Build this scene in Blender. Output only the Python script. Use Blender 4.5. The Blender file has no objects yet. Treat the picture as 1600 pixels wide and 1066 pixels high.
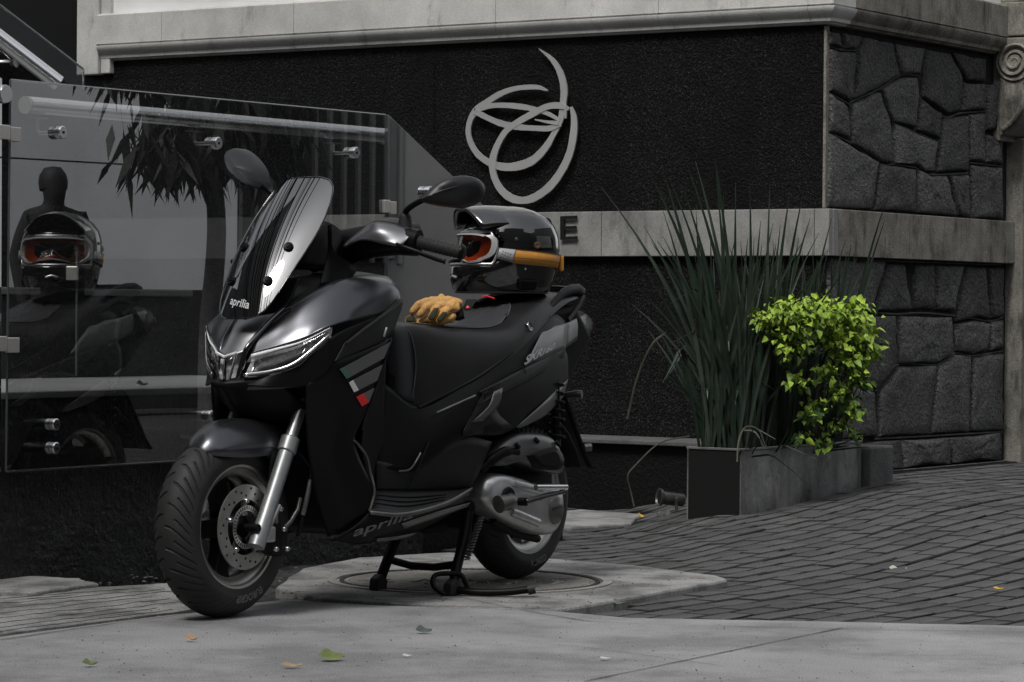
import bpy, bmesh, math, random
from mathutils import Vector, Matrix, noise
random.seed(7)
scn = bpy.context.scene
RAD = math.radians

# ------------------------------------------------------------------ camera
cam_d = bpy.data.cameras.new('camera')
cam = bpy.data.objects.new('camera', cam_d)
scn.collection.objects.link(cam)
cam_d.sensor_width = 36.0
cam_d.lens = 36.0 * 4670 / 1600
cam_d.clip_end = 500
cam.matrix_world = Matrix.Translation((0, 0, .8)) @ Matrix.Rotation(RAD(90 - .589), 4, 'X') @ Matrix.Rotation(RAD(.5), 4, 'Z')
scn.camera = cam

# ------------------------------------------------------------------ sky and sun (bright overcast)
SUN_EL, SUN_AZ = 55, -153           # azimuth measured from +Y towards +X
world = bpy.data.worlds.new('World')
scn.world = world
world.use_nodes = True
wn, wl = world.node_tree.nodes, world.node_tree.links
sky = wn.new('ShaderNodeTexSky')
sky.sky_type = 'NISHITA'
sky.sun_disc = False
sky.sun_elevation = RAD(SUN_EL)
sky.sun_rotation = RAD(SUN_AZ)
sky.dust_density = 2.0
sky.air_density = 1.0
hs = wn.new('ShaderNodeHueSaturation')
hs.inputs['Saturation'].default_value = .16
wl.new(sky.outputs[0], hs.inputs['Color'])
wl.new(hs.outputs[0], wn['Background'].inputs['Color'])
wn['Background'].inputs['Strength'].default_value = .15
sun_d = bpy.data.lights.new('sun', 'SUN')
sun_d.energy = 1.3
sun_d.angle = RAD(14)
sun_d.color = (1, .97, .93)
sun = bpy.data.objects.new('sun', sun_d)
scn.collection.objects.link(sun)
sun.rotation_euler = (RAD(90 - SUN_EL), 0, RAD(180 - SUN_AZ))
scn.view_settings.view_transform = 'Standard'
scn.view_settings.look = 'None'
scn.view_settings.gamma = 1
scn.view_settings.use_curve_mapping = False
scn.view_settings.exposure = .65

# ------------------------------------------------------------------ helpers
COL = scn.collection
def tag(o, label=None, cat=None, group=None, kind=None):
    if label: o['label'] = label
    if cat: o['category'] = cat
    if group: o['group'] = group
    if kind: o['kind'] = kind
    return o
def empty(name, loc=(0, 0, 0), rz=0, label=None, cat=None, group=None, kind=None, parent=None):
    o = bpy.data.objects.new(name, None)
    COL.objects.link(o)
    o.location = loc
    o.rotation_euler = (0, 0, rz)
    o.parent = parent
    o.empty_display_size = .05
    return tag(o, label, cat, group, kind)
def mk(name, verts, faces, mat, parent=None, smooth=None, solid=0, bevel=0, sub=0, idx=None):
    me = bpy.data.meshes.new(name)
    me.from_pydata([tuple(v) for v in verts], [], faces)
    bm = bmesh.new()
    bm.from_mesh(me)
    if not solid:
        bmesh.ops.recalc_face_normals(bm, faces=bm.faces)
    bm.to_mesh(me)
    bm.free()
    mats = mat if isinstance(mat, (list, tuple)) else [mat]
    for m in mats: me.materials.append(m)
    if idx:
        for p, i in zip(me.polygons, idx): p.material_index = i
    o = bpy.data.objects.new(name, me)
    COL.objects.link(o)
    o.parent = parent
    if smooth is not None:
        me.polygons.foreach_set('use_smooth', [True] * len(me.polygons))
        if smooth < 180: me.set_sharp_from_angle(angle=RAD(smooth))
    if bevel:
        b = o.modifiers.new('bevel', 'BEVEL')
        b.width = bevel; b.segments = 2; b.limit_method = 'ANGLE'; b.angle_limit = RAD(40)
    if sub:
        s = o.modifiers.new('sub', 'SUBSURF'); s.levels = sub; s.render_levels = sub
    if solid:
        s = o.modifiers.new('solid', 'SOLIDIFY'); s.thickness = solid; s.offset = 0
    return o
class MB:
    def __init__(s): s.v = []; s.f = []; s.m = []
    def add(s, verts, faces, m=0):
        n = len(s.v)
        s.v += [Vector(v) for v in verts]
        s.f += [tuple(i + n for i in f) for f in faces]
        s.m += [m] * len(faces)
        return s
    def box(s, x0, x1, y0, y1, z0, z1, fn=None, m=0):
        vs = [Vector((x, y, z)) for z in (z0, z1) for y in (y0, y1) for x in (x0, x1)]
        if fn: vs = [fn(v) for v in vs]
        return s.add(vs, [(0, 2, 3, 1), (4, 5, 7, 6), (0, 1, 5, 4), (2, 6, 7, 3), (0, 4, 6, 2), (1, 3, 7, 5)], m)
    def tube(s, pts, r, n=10, cap=True, m=0, closed=False, flat=1.0, up=None):
        pts = [Vector(p) for p in pts]
        rs = r if isinstance(r, (list, tuple)) else [r] * len(pts)
        N = len(pts)
        rings = []
        ref = None
        for i, p in enumerate(pts):
            if closed: d = pts[(i + 1) % N] - pts[i - 1]
            else: d = pts[min(i + 1, N - 1)] - pts[max(i - 1, 0)]
            d = d.normalized() if d.length > 1e-9 else Vector((0, 0, 1))
            if ref is None:
                ref = Vector(up) if up else (Vector((0, 0, 1)) if abs(d.z) < .9 else Vector((1, 0, 0)))
            x = (ref - d * ref.dot(d)).normalized()
            y = d.cross(x)
            ref = x
            rings.append([p + (x * math.cos(2 * math.pi * k / n) + y * math.sin(2 * math.pi * k / n) * flat) * rs[i] for k in range(n)])
        vs = [v for g in rings for v in g]
        fs = []
        for i in range(N if closed else N - 1):
            j = (i + 1) % N
            for k in range(n):
                q = (k + 1) % n
                fs.append((i * n + k, i * n + q, j * n + q, j * n + k))
        if cap and not closed:
            fs.append(tuple(range(n))[::-1])
            fs.append(tuple((N - 1) * n + k for k in range(n)))
        return s.add(vs, fs, m)
    def lathe(s, prof, c, axis, n=32, m=0, x=None, close=False):
        """prof: (radius, along axis) pairs"""
        c = Vector(c); ax = Vector(axis).normalized()
        u = Vector(x) if x else (Vector((0, 0, 1)) if abs(ax.z) < .9 else Vector((1, 0, 0)))
        u = (u - ax * u.dot(ax)).normalized()
        w = ax.cross(u)
        vs = [c + ax * h + (u * math.cos(2 * math.pi * k / n) + w * math.sin(2 * math.pi * k / n)) * r for r, h in prof for k in range(n)]
        fs = []
        L = len(prof)
        for i in range(L if close else L - 1):
            j = (i + 1) % L
            for k in range(n):
                q = (k + 1) % n
                fs.append((i * n + k, i * n + q, j * n + q, j * n + k))
        return s.add(vs, fs, m)
    def prism(s, pts, off, m=0):
        """closed outline of 3D points pushed along off"""
        n = len(pts); off = Vector(off)
        vs = [Vector(p) for p in pts] + [Vector(p) + off for p in pts]
        fs = [tuple(range(n))[::-1], tuple(range(n, 2 * n))] + [(i, (i + 1) % n, n + (i + 1) % n, n + i) for i in range(n)]
        return s.add(vs, fs, m)
    def grid(s, rows, m=0, closed=False):
        nr, nc = len(rows), len(rows[0])
        fs = []
        for i in range(nr - 1):
            for k in range(nc if closed else nc - 1):
                q = (k + 1) % nc
                fs.append((i * nc + k, i * nc + q, (i + 1) * nc + q, (i + 1) * nc + k))
        return s.add([p for r in rows for p in r], fs, m)
    def build(s, name, mat, parent=None, **kw):
        return mk(name, s.v, s.f, mat, parent, idx=(s.m if isinstance(mat, (list, tuple)) else None), **kw)
def cr(p0, p1, p2, p3, t):
    return .5 * ((2 * p1) + (p2 - p0) * t + (2 * p0 - 5 * p1 + 4 * p2 - p3) * t * t + (3 * p1 - p0 - 3 * p2 + p3) * t ** 3)
def spline(pts, n):
    pts = [Vector(p) for p in pts]
    out = []
    for i in range(len(pts) - 1):
        p0 = pts[i - 1] if i else pts[0] * 2 - pts[1]
        p3 = pts[i + 2] if i + 2 < len(pts) else pts[-1] * 2 - pts[-2]
        for k in range(n): out.append(cr(p0, pts[i], pts[i + 1], p3, k / n))
    out.append(pts[-1])
    return out
def surf(rows, nu=6, nv=6):
    rr = [spline(r, nu) for r in rows]
    cols = [spline([r[i] for r in rr], nv) for i in range(len(rr[0]))]
    return [[c[j] for c in cols] for j in range(len(cols[0]))]
def flipy(rows): return [[Vector((p[0], -p[1], p[2])) for p in r] for r in rows]
def patch(name, rows, mat, parent, nu=6, nv=6, mirror=True, thick=.004, smooth=60, label=None):
    rows = [[Vector(p) for p in r] for r in rows]
    out = []
    for sgn in ((1, -1) if mirror else (1,)):
        g = surf(rows if sgn > 0 else flipy(rows), nu, nv)
        out.append(MB().grid(g).build(name, mat, parent, smooth=smooth, solid=thick))
    return out
def text_mesh(txt, bold=0.0, shear=0.0, depth=0.0):
    cu = bpy.data.curves.new('lettering', 'FONT')
    cu.body = txt; cu.size = 1; cu.offset = bold; cu.shear = shear; cu.extrude = depth; cu.resolution_u = 3
    o = bpy.data.objects.new('lettering', cu)
    COL.objects.link(o)
    dg = bpy.context.evaluated_depsgraph_get()
    dg.update()
    me = bpy.data.meshes.new_from_object(o.evaluated_get(dg))
    bpy.data.objects.remove(o)
    return me
def text_quad(txt, p00, p10, p11, p01, mat, parent, bold=.0, shear=0., lift=.002, name='lettering', mapfn=None):
    """lettering stretched over a quad; mapfn(u,v) may bend it instead"""
    me = text_mesh(txt, bold, shear)
    xs = [v.co.x for v in me.vertices]; ys = [v.co.y for v in me.vertices]
    x0, x1, y0, y1 = min(xs), max(xs), min(ys), max(ys)
    if not mapfn:
        p00, p10, p11, p01 = map(Vector, (p00, p10, p11, p01))
        nrm = (p10 - p00).cross(p01 - p00).normalized()
        mapfn = lambda u, v: (p00 * (1 - u) + p10 * u) * (1 - v) + (p01 * (1 - u) + p11 * u) * v + nrm * lift
    for v in me.vertices:
        v.co = mapfn((v.co.x - x0) / (x1 - x0), (v.co.y - y0) / (y1 - y0))
    me.name = name
    me.materials.clear()
    me.materials.append(mat)
    o = bpy.data.objects.new(name, me)
    COL.objects.link(o)
    o.parent = parent
    return o

# ------------------------------------------------------------------ materials
def mat(name, base, rough=.5, metal=0., spec=.5, var=0., vscale=3., grain=0., gscale=120., bump=0., bscale=40., bdist=.01, coat=0., crough=.05, rvar=0., stain=None, speck=None, voro=None):
    m = bpy.data.materials.new(name)
    m.use_nodes = True
    n, l = m.node_tree.nodes, m.node_tree.links
    p = n['Principled BSDF']
    if not isinstance(base, (tuple, list)): base = (base,) * 3
    p.inputs['Base Color'].default_value = (*base, 1)
    p.inputs['Roughness'].default_value = rough
    p.inputs['Metallic'].default_value = metal
    p.inputs['Specular IOR Level'].default_value = spec
    p.inputs['Coat Weight'].default_value = coat
    p.inputs['Coat Roughness'].default_value = crough
    tc = n.new('ShaderNodeTexCoord')
    def nz(scale, detail=5, rgh=.6):
        t = n.new('ShaderNodeTexNoise')
        t.inputs['Scale'].default_value = scale
        t.inputs['Detail'].default_value = detail
        t.inputs['Roughness'].default_value = rgh
        l.new(tc.outputs['Object'], t.inputs['Vector'])
        return t
    col = None
    def rng(src, lo, hi, a=.3, b=.7):
        r = n.new('ShaderNodeMapRange')
        r.inputs[1].default_value = a; r.inputs[2].default_value = b
        r.inputs[3].default_value = lo; r.inputs[4].default_value = hi
        l.new(src, r.inputs[0])
        return r.outputs[0]
    def mul(prev, fac):
        x = n.new('ShaderNodeMix'); x.data_type = 'RGBA'; x.blend_type = 'MULTIPLY'
        x.inputs[0].default_value = 1
        if prev is None: x.inputs[6].default_value = (*base, 1)
        else: l.new(prev, x.inputs[6])
        l.new(fac, x.inputs[7])
        return x.outputs[2]
    if var: col = mul(col, rng(nz(vscale).outputs[0], 1 - var, 1 + var))
    if grain: col = mul(col, rng(nz(gscale, 3).outputs[0], 1 - grain, 1 + grain))
    if speck:
        sc, thr, cs = speck
        x = n.new('ShaderNodeMix'); x.data_type = 'RGBA'
        l.new(rng(nz(sc, 2, .5).outputs[0], 0, 1, thr, thr + .05), x.inputs[0])
        if col is None: x.inputs[6].default_value = (*base, 1)
        else: l.new(col, x.inputs[6])
        x.inputs[7].default_value = (cs, cs, cs, 1)
        col = x.outputs[2]
    if stain:
        sc, lo, amt = stain
        mp = n.new('ShaderNodeMapping'); mp.inputs['Scale'].default_value = (1, 1, .35)
        l.new(tc.outputs['Object'], mp.inputs[0])
        t = nz(sc, 6, .7); l.new(mp.outputs[0], t.inputs['Vector'])
        col = mul(col, rng(t.outputs[0], 1 - amt, 1, lo, lo + .16))
    if col is not None: l.new(col, p.inputs['Base Color'])
    if rvar: l.new(rng(nz(vscale * 2.3).outputs[0], max(rough - rvar, .02), min(rough + rvar, 1)), p.inputs['Roughness'])
    if bump:
        b = n.new('ShaderNodeBump')
        b.inputs['Strength'].default_value = bump
        b.inputs['Distance'].default_value = bdist
        if voro:
            t = n.new('ShaderNodeTexVoronoi'); t.inputs['Scale'].default_value = bscale
            l.new(tc.outputs['Object'], t.inputs['Vector'])
            l.new(t.outputs[0], b.inputs['Height'])
        else:
            l.new(nz(bscale, 6, .65).outputs[0], b.inputs['Height'])
        l.new(b.outputs[0], p.inputs['Normal'])
    return m
def glass_mat(name, tint, ior, rough=0.0, body=None):
    """thin pane: clear body seen through, mirror layer by Fresnel"""
    m = bpy.data.materials.new(name)
    m.use_nodes = True
    n, l = m.node_tree.nodes, m.node_tree.links
    n.remove(n['Principled BSDF'])
    tr = n.new('ShaderNodeBsdfTransparent'); tr.inputs[0].default_value = (*tint, 1)
    gl = n.new('ShaderNodeBsdfGlossy'); gl.inputs['Roughness'].default_value = rough
    fr = n.new('ShaderNodeFresnel'); fr.inputs[0].default_value = ior
    mx = n.new('ShaderNodeMixShader')
    l.new(fr.outputs[0], mx.inputs[0])
    src = tr.outputs[0]
    if body:
        df = n.new('ShaderNodeBsdfDiffuse'); df.inputs[0].default_value = (*body[0], 1)
        m2 = n.new('ShaderNodeMixShader'); m2.inputs[0].default_value = body[1]
        l.new(tr.outputs[0], m2.inputs[1]); l.new(df.outputs[0], m2.inputs[2])
        src = m2.outputs[0]
    l.new(src, mx.inputs[1]); l.new(gl.outputs[0], mx.inputs[2])
    l.new(mx.outputs[0], n['Material Output'].inputs[0])
    return m
M = {}
M['granite'] = mat('black_granite', .0014, .42, spec=.10, bump=.8, bscale=85, bdist=.015, rvar=.08, speck=(165, .585, .042), stain=(2.2, .36, .7))
M['granite_dark'] = mat('black_granite_base', .004, .5, spec=.15, var=.4, vscale=3, grain=.5, gscale=200, bump=.8, bscale=60, bdist=.008)
M['limestone'] = mat('limestone', (.245, .245, .235), .85, spec=.2, var=.22, vscale=5, grain=.18, gscale=160, bump=.35, bscale=90, bdist=.004, stain=(7, .3, .45))
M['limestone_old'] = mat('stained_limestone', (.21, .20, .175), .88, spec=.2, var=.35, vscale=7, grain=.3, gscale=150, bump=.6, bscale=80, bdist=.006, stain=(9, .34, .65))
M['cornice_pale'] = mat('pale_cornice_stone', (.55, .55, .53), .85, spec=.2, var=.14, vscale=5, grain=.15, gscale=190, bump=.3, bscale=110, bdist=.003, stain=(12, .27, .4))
M['stucco'] = mat('white_stucco', (.80, .80, .80), .9, spec=.2, var=.05, vscale=4, bump=.4, bscale=150, bdist=.004)
M['stone'] = mat('grey_volcanic_stone', .135, .8, spec=.3, var=.3, vscale=6, grain=.45, gscale=90, bump=1.0, bscale=58, bdist=.10)
M['stone_b'] = mat('dark_volcanic_stone', .115, .8, spec=.3, var=.3, vscale=6, grain=.45, gscale=90, bump=1.0, bscale=60, bdist=.10)
M['joint'] = mat('granite_joint', .05, .8)
M['mortar'] = mat('dark_mortar', .018, .9, spec=.2, var=.3, vscale=12, bump=.5, bscale=90)
M['mortar_lip'] = mat('grey_mortar_bead', .10, .9, spec=.2, var=.3, vscale=20, bump=.5, bscale=120)
M['brick'] = mat('paver', .078, .9, spec=.2, var=.3, vscale=4, grain=.4, gscale=140, bump=.5, bscale=110, bdist=.005)
M['brick_b'] = mat('paver_dark', .062, .9, spec=.2, var=.3, vscale=4, grain=.4, gscale=140, bump=.5, bscale=110, bdist=.005)
M['dirt_and_shade'] = mat('joint_dirt_groove_shade', .032, .95, spec=.1, var=.4, vscale=9, grain=.4, gscale=90, bump=.9, bscale=50, bdist=.01)  # dirt in the paving joints; also the painted groove shade on the ramp
M['soil'] = mat('rough_ground', .05, .95, spec=.15, var=.5, vscale=6, grain=.5, gscale=70, bump=1.0, bscale=28, bdist=.02)
M['concrete'] = mat('pavement_concrete', (.27, .27, .272), .85, spec=.2, var=.14, vscale=2.2, grain=.5, gscale=260, bump=.35, bscale=130, bdist=.004, stain=(1.7, .40, .34), rvar=.08)
M['concrete_b'] = mat('slab_concrete', (.24, .24, .234), .85, spec=.2, var=.25, vscale=5, grain=.32, gscale=170, bump=.45, bscale=90, bdist=.005, stain=(5, .38, .4))
M['concrete_block'] = mat('dark_concrete', .10, .88, spec=.2, var=.25, vscale=7, grain=.25, gscale=120, bump=.5, bscale=60)
M['manhole'] = mat('cast_manhole', (.25, .245, .225), .75, spec=.3, var=.25, vscale=8, grain=.25, gscale=150, bump=.5, bscale=80)
M['floor'] = mat('landing_stone', (.25, .25, .25), .6, spec=.3, var=.1, vscale=3, grain=.1)
M['step'] = mat('grey_step_stone', .09, .7, spec=.3, var=.2, vscale=5, grain=.15)
M['steel'] = mat('brushed_steel', (.66, .66, .67), .24, 1.0)
M['steel_pale'] = mat('satin_steel_plate', (.66, .64, .60), .42, .8)
M['logo'] = mat('logo_steel', (.42, .42, .42), .5, .35, var=.06, vscale=6)
M['planter'] = mat('planter_metal', .29, .36, .6, spec=.5, var=.45, vscale=4, grain=.2, gscale=60, rvar=.15, stain=(8, .36, .5))
M['planter_rim'] = mat('planter_rim', .26, .42, .6, var=.3, vscale=10)
M['mattblack'] = mat('matt_black_plastic', .005, .42, spec=.15, bump=.12, bscale=400, bdist=.002)
M['inner'] = mat('inner_black', .006, .7, spec=.25)
M['texplastic'] = mat('grained_black_plastic', .012, .5, spec=.25, bump=.35, bscale=500, bdist=.002)
M['paint'] = mat('satin_midnight_paint', (.085, .087, .095), .27, .85, spec=.5)
M['paint2'] = mat('satin_graphite_paint', (.30, .303, .315), .33, .85, spec=.5)
M['sidegrey'] = mat('satin_grey_panel', (.19, .19, .19), .4, .7, spec=.5)
M['stripe'] = mat('stripe_grey', .085, .5, spec=.4)
M['gloss'] = mat('gloss_black', .006, .06, spec=.6, coat=1.0, crough=.03)
M['chrome'] = mat('chrome', (.75, .75, .76), .09, 1.0)
M['alu'] = mat('cast_aluminium', (.50, .50, .50), .36, .9, var=.15, vscale=20, rvar=.08)
M['alu_dark'] = mat('engine_cover_grey', (.13, .13, .125), .36, .75, var=.2, vscale=15, rvar=.08)
M['fork'] = mat('fork_grey', (.30, .31, .315), .4, .7, var=.12, vscale=40)
M['disc'] = mat('brake_disc_steel', (.42, .42, .40), .33, .9, var=.15, vscale=30)
M['rim_edge'] = mat('machined_rim', (.46, .45, .43), .35, .85, var=.1, vscale=25)
M['rubber'] = mat('tyre_rubber', .018, .62, spec=.4, var=.25, vscale=14, bump=.25, bscale=300, bdist=.002)
M['seat'] = mat('seat_vinyl', .009, .42, spec=.34, var=.15, vscale=9, bump=.3, bscale=260, bdist=.002)
M['seat_top'] = mat('seat_pad_vinyl', (.033, .034, .037), .55, spec=.4, bump=.3, bscale=300, bdist=.002)
M['thread'] = mat('seam_thread', .07, .7)
M['red'] = mat('red_decal', (.62, .02, .02), .45)
M['white'] = mat('white_decal', (.62, .62, .62), .45)
M['green'] = mat('green_decal', (.05, .12, .09), .45)
M['silver_print'] = mat('silver_print', (.46, .46, .46), .45, .3)
M['grey_print'] = mat('grey_print', (.14, .14, .14), .5)
M['tyre_print'] = mat('tyre_print', .15, .6)
M['tan'] = mat('tan_leather', (.52, .29, .095), .62, spec=.35, var=.2, vscale=22, grain=.2, gscale=150, bump=.7, bscale=70, bdist=.005)
M['strap'] = mat('amber_strap', (.50, .22, .035), .55, spec=.4, var=.15, vscale=20, bump=.15, bscale=200)
M['dark_olive'] = mat('dark_olive_fabric', (.022, .024, .008), .8)
M['goggle_frame'] = mat('grey_goggle_frame', (.34, .34, .345), .4, .2)
M['foam'] = mat('orange_foam', (.40, .085, .014), .7)
M['lens_orange'] = mat('orange_goggle_lens', (.06, .007, .002), .08, spec=.7, coat=.6)
M['brass'] = mat('bronze_snap', (.36, .23, .15), .35, .9)
M['lens_red'] = mat('red_lamp_lens', (.06, .004, .004), .2, spec=.6)
M['glass'] = glass_mat('railing_glass', (.84, .86, .86), 4.6)
M['clear'] = glass_mat('lamp_lens', (.92, .92, .92), 1.5)
M['smoke'] = glass_mat('smoked_screen', (.06, .06, .065), 2.8)
M['glass_edge'] = mat('glass_edge', (.10, .11, .11), .2, spec=.6)
M['blade'] = mat('sword_leaf', (.017, .030, .019), .45, spec=.45, var=.4, vscale=9, grain=.15, gscale=80)
M['blade2'] = mat('sword_leaf_pale', (.036, .050, .037), .45, spec=.45, var=.3, vscale=9)
M['drystem'] = mat('dry_leaf', (.07, .068, .055), .8, var=.3, vscale=12)
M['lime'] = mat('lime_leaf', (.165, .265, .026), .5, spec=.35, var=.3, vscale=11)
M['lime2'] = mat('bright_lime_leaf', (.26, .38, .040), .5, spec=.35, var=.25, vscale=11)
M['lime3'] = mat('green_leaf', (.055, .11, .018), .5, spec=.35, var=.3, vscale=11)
M['twig'] = mat('twig', (.05, .045, .03), .85)
M['earth'] = mat('potting_soil', (.02, .017, .013), .95, bump=1, bscale=60)
M['leaf_brown'] = mat('fallen_brown_leaf', (.42, .28, .16), .7, var=.3, vscale=30)
M['leaf_green'] = mat('fallen_green_leaf', (.15, .19, .06), .55, var=.3, vscale=30)
M['leaf_grey'] = mat('fallen_grey_leaf', (.09, .11, .10), .6, var=.3, vscale=30)
M['leaf_pale'] = mat('fallen_pale_leaf', (.55, .52, .47), .7, var=.2, vscale=30)
M['leaf_yellow'] = mat('fallen_yellow_leaf', (.55, .33, .03), .6, var=.2, vscale=30)
M['far_wall'] = mat('pale_street_wall', (.84, .84, .84), .9, spec=.2, var=.06, vscale=1.5)
M['far_dark'] = mat('dark_doorway', .02, .8)
M['gate_paint'] = mat('grey_gate_paint', .12, .6)
M['white_paint'] = mat('white_gate_paint', (.75, .75, .75), .6)
M['bark'] = mat('bark', .09, .9, var=.4, vscale=12, bump=.6, bscale=30)
M['far_leaf'] = mat('dark_tree_leaf', (.008, .012, .007), .6, var=.3, vscale=6)
M['cloth'] = mat('dark_jacket', .02, .9)
M['skin'] = mat('skin', (.30, .17, .11), .6)
M['hair'] = mat('hair', .01, .7)
M['yellow'] = mat('yellow_sign', (.55, .45, .05), .6)
M['asphalt'] = mat('asphalt', .035, .9, spec=.25, var=.3, vscale=2, grain=.4, gscale=120, bump=.6, bscale=80)
M['chrome_lamp'] = mat('lamp_reflector', (.86, .86, .87), .35, .0, bump=1.0, bscale=95, bdist=.02)
M['lamp_white'] = mat('lamp_light_guide', (.80, .80, .80), .25, spec=.6)
M['amber_glass'] = glass_mat('amber_goggle_lens', (.9, .60, .30), 1.6)
M['paint2m'] = mat('mirror_shell_grey', (.016, .0165, .018), .42, .1, spec=.4)
M['bar_paint'] = mat('satin_dark_cover', (.13, .132, .14), .34, .8, spec=.5)
STONES = [mat('grey_volcanic_stone', v, .8, spec=.3, var=.3, vscale=6, grain=.45, gscale=90, bump=1.0, bscale=q, bdist=.11) for v, q in ((.105, 55), (.13, 62), (.16, 50), (.19, 66))]

# ------------------------------------------------------------------ the ground
def lerp_tab(tab, x):
    if x <= tab[0][0]: return tab[0][1]
    for (x0, y0), (x1, y1) in zip(tab, tab[1:]):
        if x <= x1:
            k = (x - x0) / (x1 - x0); k = k * k * (3 - 2 * k)
            return y0 + (y1 - y0) * k
    return tab[-1][1]
GX = [(-.4, .0), (.37, -.02), (.86, .065), (1.66, .14), (3.5, .145)]
def gz(x, y):
    k = min(max((y - 8.4) / 3.4, 0), 1); k = k * k * (3 - 2 * k)
    return -.022 + lerp_tab(GX, x) * k
def inside(poly, x, y):
    c = False
    n = len(poly)
    for i in range(n):
        x0, y0 = poly[i][0], poly[i][1]; x1, y1 = poly[i - 1][0], poly[i - 1][1]
        if (y0 > y) != (y1 > y) and x < (x1 - x0) * (y - y0) / (y1 - y0) + x0: c = not c
    return c
KO = Vector((1.2957, 12.4, 0)); AV = Vector((-.832, .5548, 0)); AN = Vector((-.5548, -.832, 0)); BV = Vector((.5548, .832, 0)); BN = Vector((.832, -.5548, 0))
LO = Vector((-1.4041, 8.3, 0))
def WA(v): return KO + AV * v[0] + AN * v[1] + Vector((0, 0, v[2]))
def WB(v): return KO + BV * v[0] + BN * v[1] + Vector((0, 0, v[2]))
def WL(v): return LO + BV * v[0] + BN * v[1] + Vector((0, 0, v[2]))

g = MB()
g.add([(-150, -150, -.16), (150, -150, -.16), (150, 150, -.16), (-150, 150, -.16)], [(0, 1, 2, 3)])
tag(g.build('ground', M['asphalt']), kind='structure')

# paving bed that the bricks lie on
pave = empty('pavement', (0, 0, 0), kind='structure')
NX, NY = 170, 170
rows = []
for j in range(NY + 1):
    y = 7.4 + j * (18 - 7.4) / NY
    rows.append([(x, y, gz(x, y) - .012) for x in [-2.2 + i * 9.0 / NX for i in range(NX + 1)]])
MB().grid(rows).build('joint_bed', M['dirt_and_shade'], pave, smooth=180)

SW_EDGE = [(-1.316,7.17,0), (-1.251,7.333,0), (-0.834,7.835,0), (-0.773,7.993,0), (-0.627,8.201,0), (-0.34,8.066,0), (0.109,7.968,0), (0.307,7.802,0), (0.837,7.75,0), (1.484,7.662,0)]
SLAB = [(-0.67,8.577,0), (-0.644,9.198,0), (-0.489,9.619,0), (-0.205,9.854,0), (0.006,9.747,0), (0.409,9.397,0), (0.629,9.078,0), (0.653,8.951,0), (0.367,8.421,0), (0.123,7.986,0), (-0.272,8.107,0), (-0.525,8.265,0)]
SLAB2 = [(0.164,12.233,-0.04), (0.287,12.482,-0.04), (0.537,12.205,-0.04), (0.47,11.689,-0.04), (0.227,11.422,-0.04), (0.154,11.514,-0.04)]
sw_poly = [(-4, 3)] + [(p[0], p[1]) for p in SW_EDGE] + [(5, 3)]
sl_poly = [(p[0], p[1]) for p in SLAB]
sl2_poly = [(p[0], p[1]) for p in SLAB2]
random.seed(11)
brick_me = {}
def brick_mesh(k, m):
    if (k, m) not in brick_me:
        rnd = random.Random(k)
        L, Wd, h = .0855, .0405, .03
        c = .004
        top = [(-L + c, -Wd + c), (L - c, -Wd + c), (L - c, Wd - c), (-L + c, Wd - c)]
        mid = [(-L, -Wd), (L, -Wd), (L, Wd), (-L, Wd)]
        j = lambda a: a + rnd.uniform(-.0025, .0025)
        vs = [(j(x), j(y), rnd.uniform(-.001, .0005)) for x, y in top] + [(j(x), j(y), -.004) for x, y in mid] + [(x, y, -h) for x, y in mid]
        fs = [(0, 1, 2, 3)] + [(i + 4, (i + 1) % 4 + 4, (i + 1) % 4, i) for i in range(4)] + [(i + 8, (i + 1) % 4 + 8, (i + 1) % 4 + 4, i + 4) for i in range(4)]
        me = bpy.data.meshes.new('brick')
        me.from_pydata(vs, [], fs)
        me.materials.append(M[m]); me.materials.append(M['dirt_and_shade'])
        for q_ in list(me.polygons)[1:]: q_.material_index = 1
        brick_me[(k, m)] = me
    return brick_me[(k, m)]
cand = []
ang_b = math.atan2(BV.y, BV.x)
for i in range(-66, 66):
    for k in range(-44, 66):
        u = k * .18 + (.09 if i % 2 else 0); w = i * .091 + (i // 5) * .006
        p = Vector((1.2, 9.5, 0)) + BV * u + AV * w
        if p.y < 7.5 or p.y > 15.5 or p.x < -.55 or p.x > 3.4: continue
        if inside(sw_poly, p.x, p.y) or inside(sl_poly, p.x, p.y) or inside(sl2_poly, p.x, p.y): continue
        r = p - KO
        if r.dot(AN) < .22 and r.dot(BN) < .1: continue
        if (p - LO).dot(BN) < .3 and (p - LO).dot(BV) < 2.35: continue
        px = p.x / p.y * 4670
        if px > 860 or px < -470: continue
        if p.x < -.12 and random.random() < .35: continue
        cand.append((p.y, p))
cand.sort(key=lambda c: c[0])
rest = MB()
for n, (_, p) in enumerate(cand):
    z = gz(p.x, p.y) + random.uniform(-.0022, .0018)
    hx = (gz(p.x + .1, p.y) - gz(p.x - .1, p.y)) / .2
    hy = (gz(p.x, p.y + .1) - gz(p.x, p.y - .1)) / .2
    R3 = Vector((-hx, -hy, 1)).to_track_quat('Z', 'Y').to_matrix().to_4x4()
    rz = ang_b + random.uniform(-.02, .02)
    me = brick_mesh(random.randrange(12), random.choice(['brick', 'brick', 'brick_b']))
    q = Vector((0, 0, 1)).rotation_difference(Vector((-hx + random.uniform(-.006, .006), -hy + random.uniform(-.006, .006), 1)))
    mw = Matrix.Translation((p.x, p.y, z)) @ q.to_matrix().to_4x4() @ Matrix.Rotation(rz, 4, 'Z')
    if n < 300:
        o = bpy.data.objects.new('brick', me)
        COL.objects.link(o)
        o.parent = pave
        o.matrix_world = mw
        o.matrix_basis = mw
    else:
        rest.add([mw @ v.co for v in me.vertices], [tuple(f.vertices) for f in me.polygons]); rest.m[-len(me.polygons):] = [(2 if f.material_index else (0 if me.materials[0] == M['brick'] else 1)) for f in me.polygons]
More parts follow.
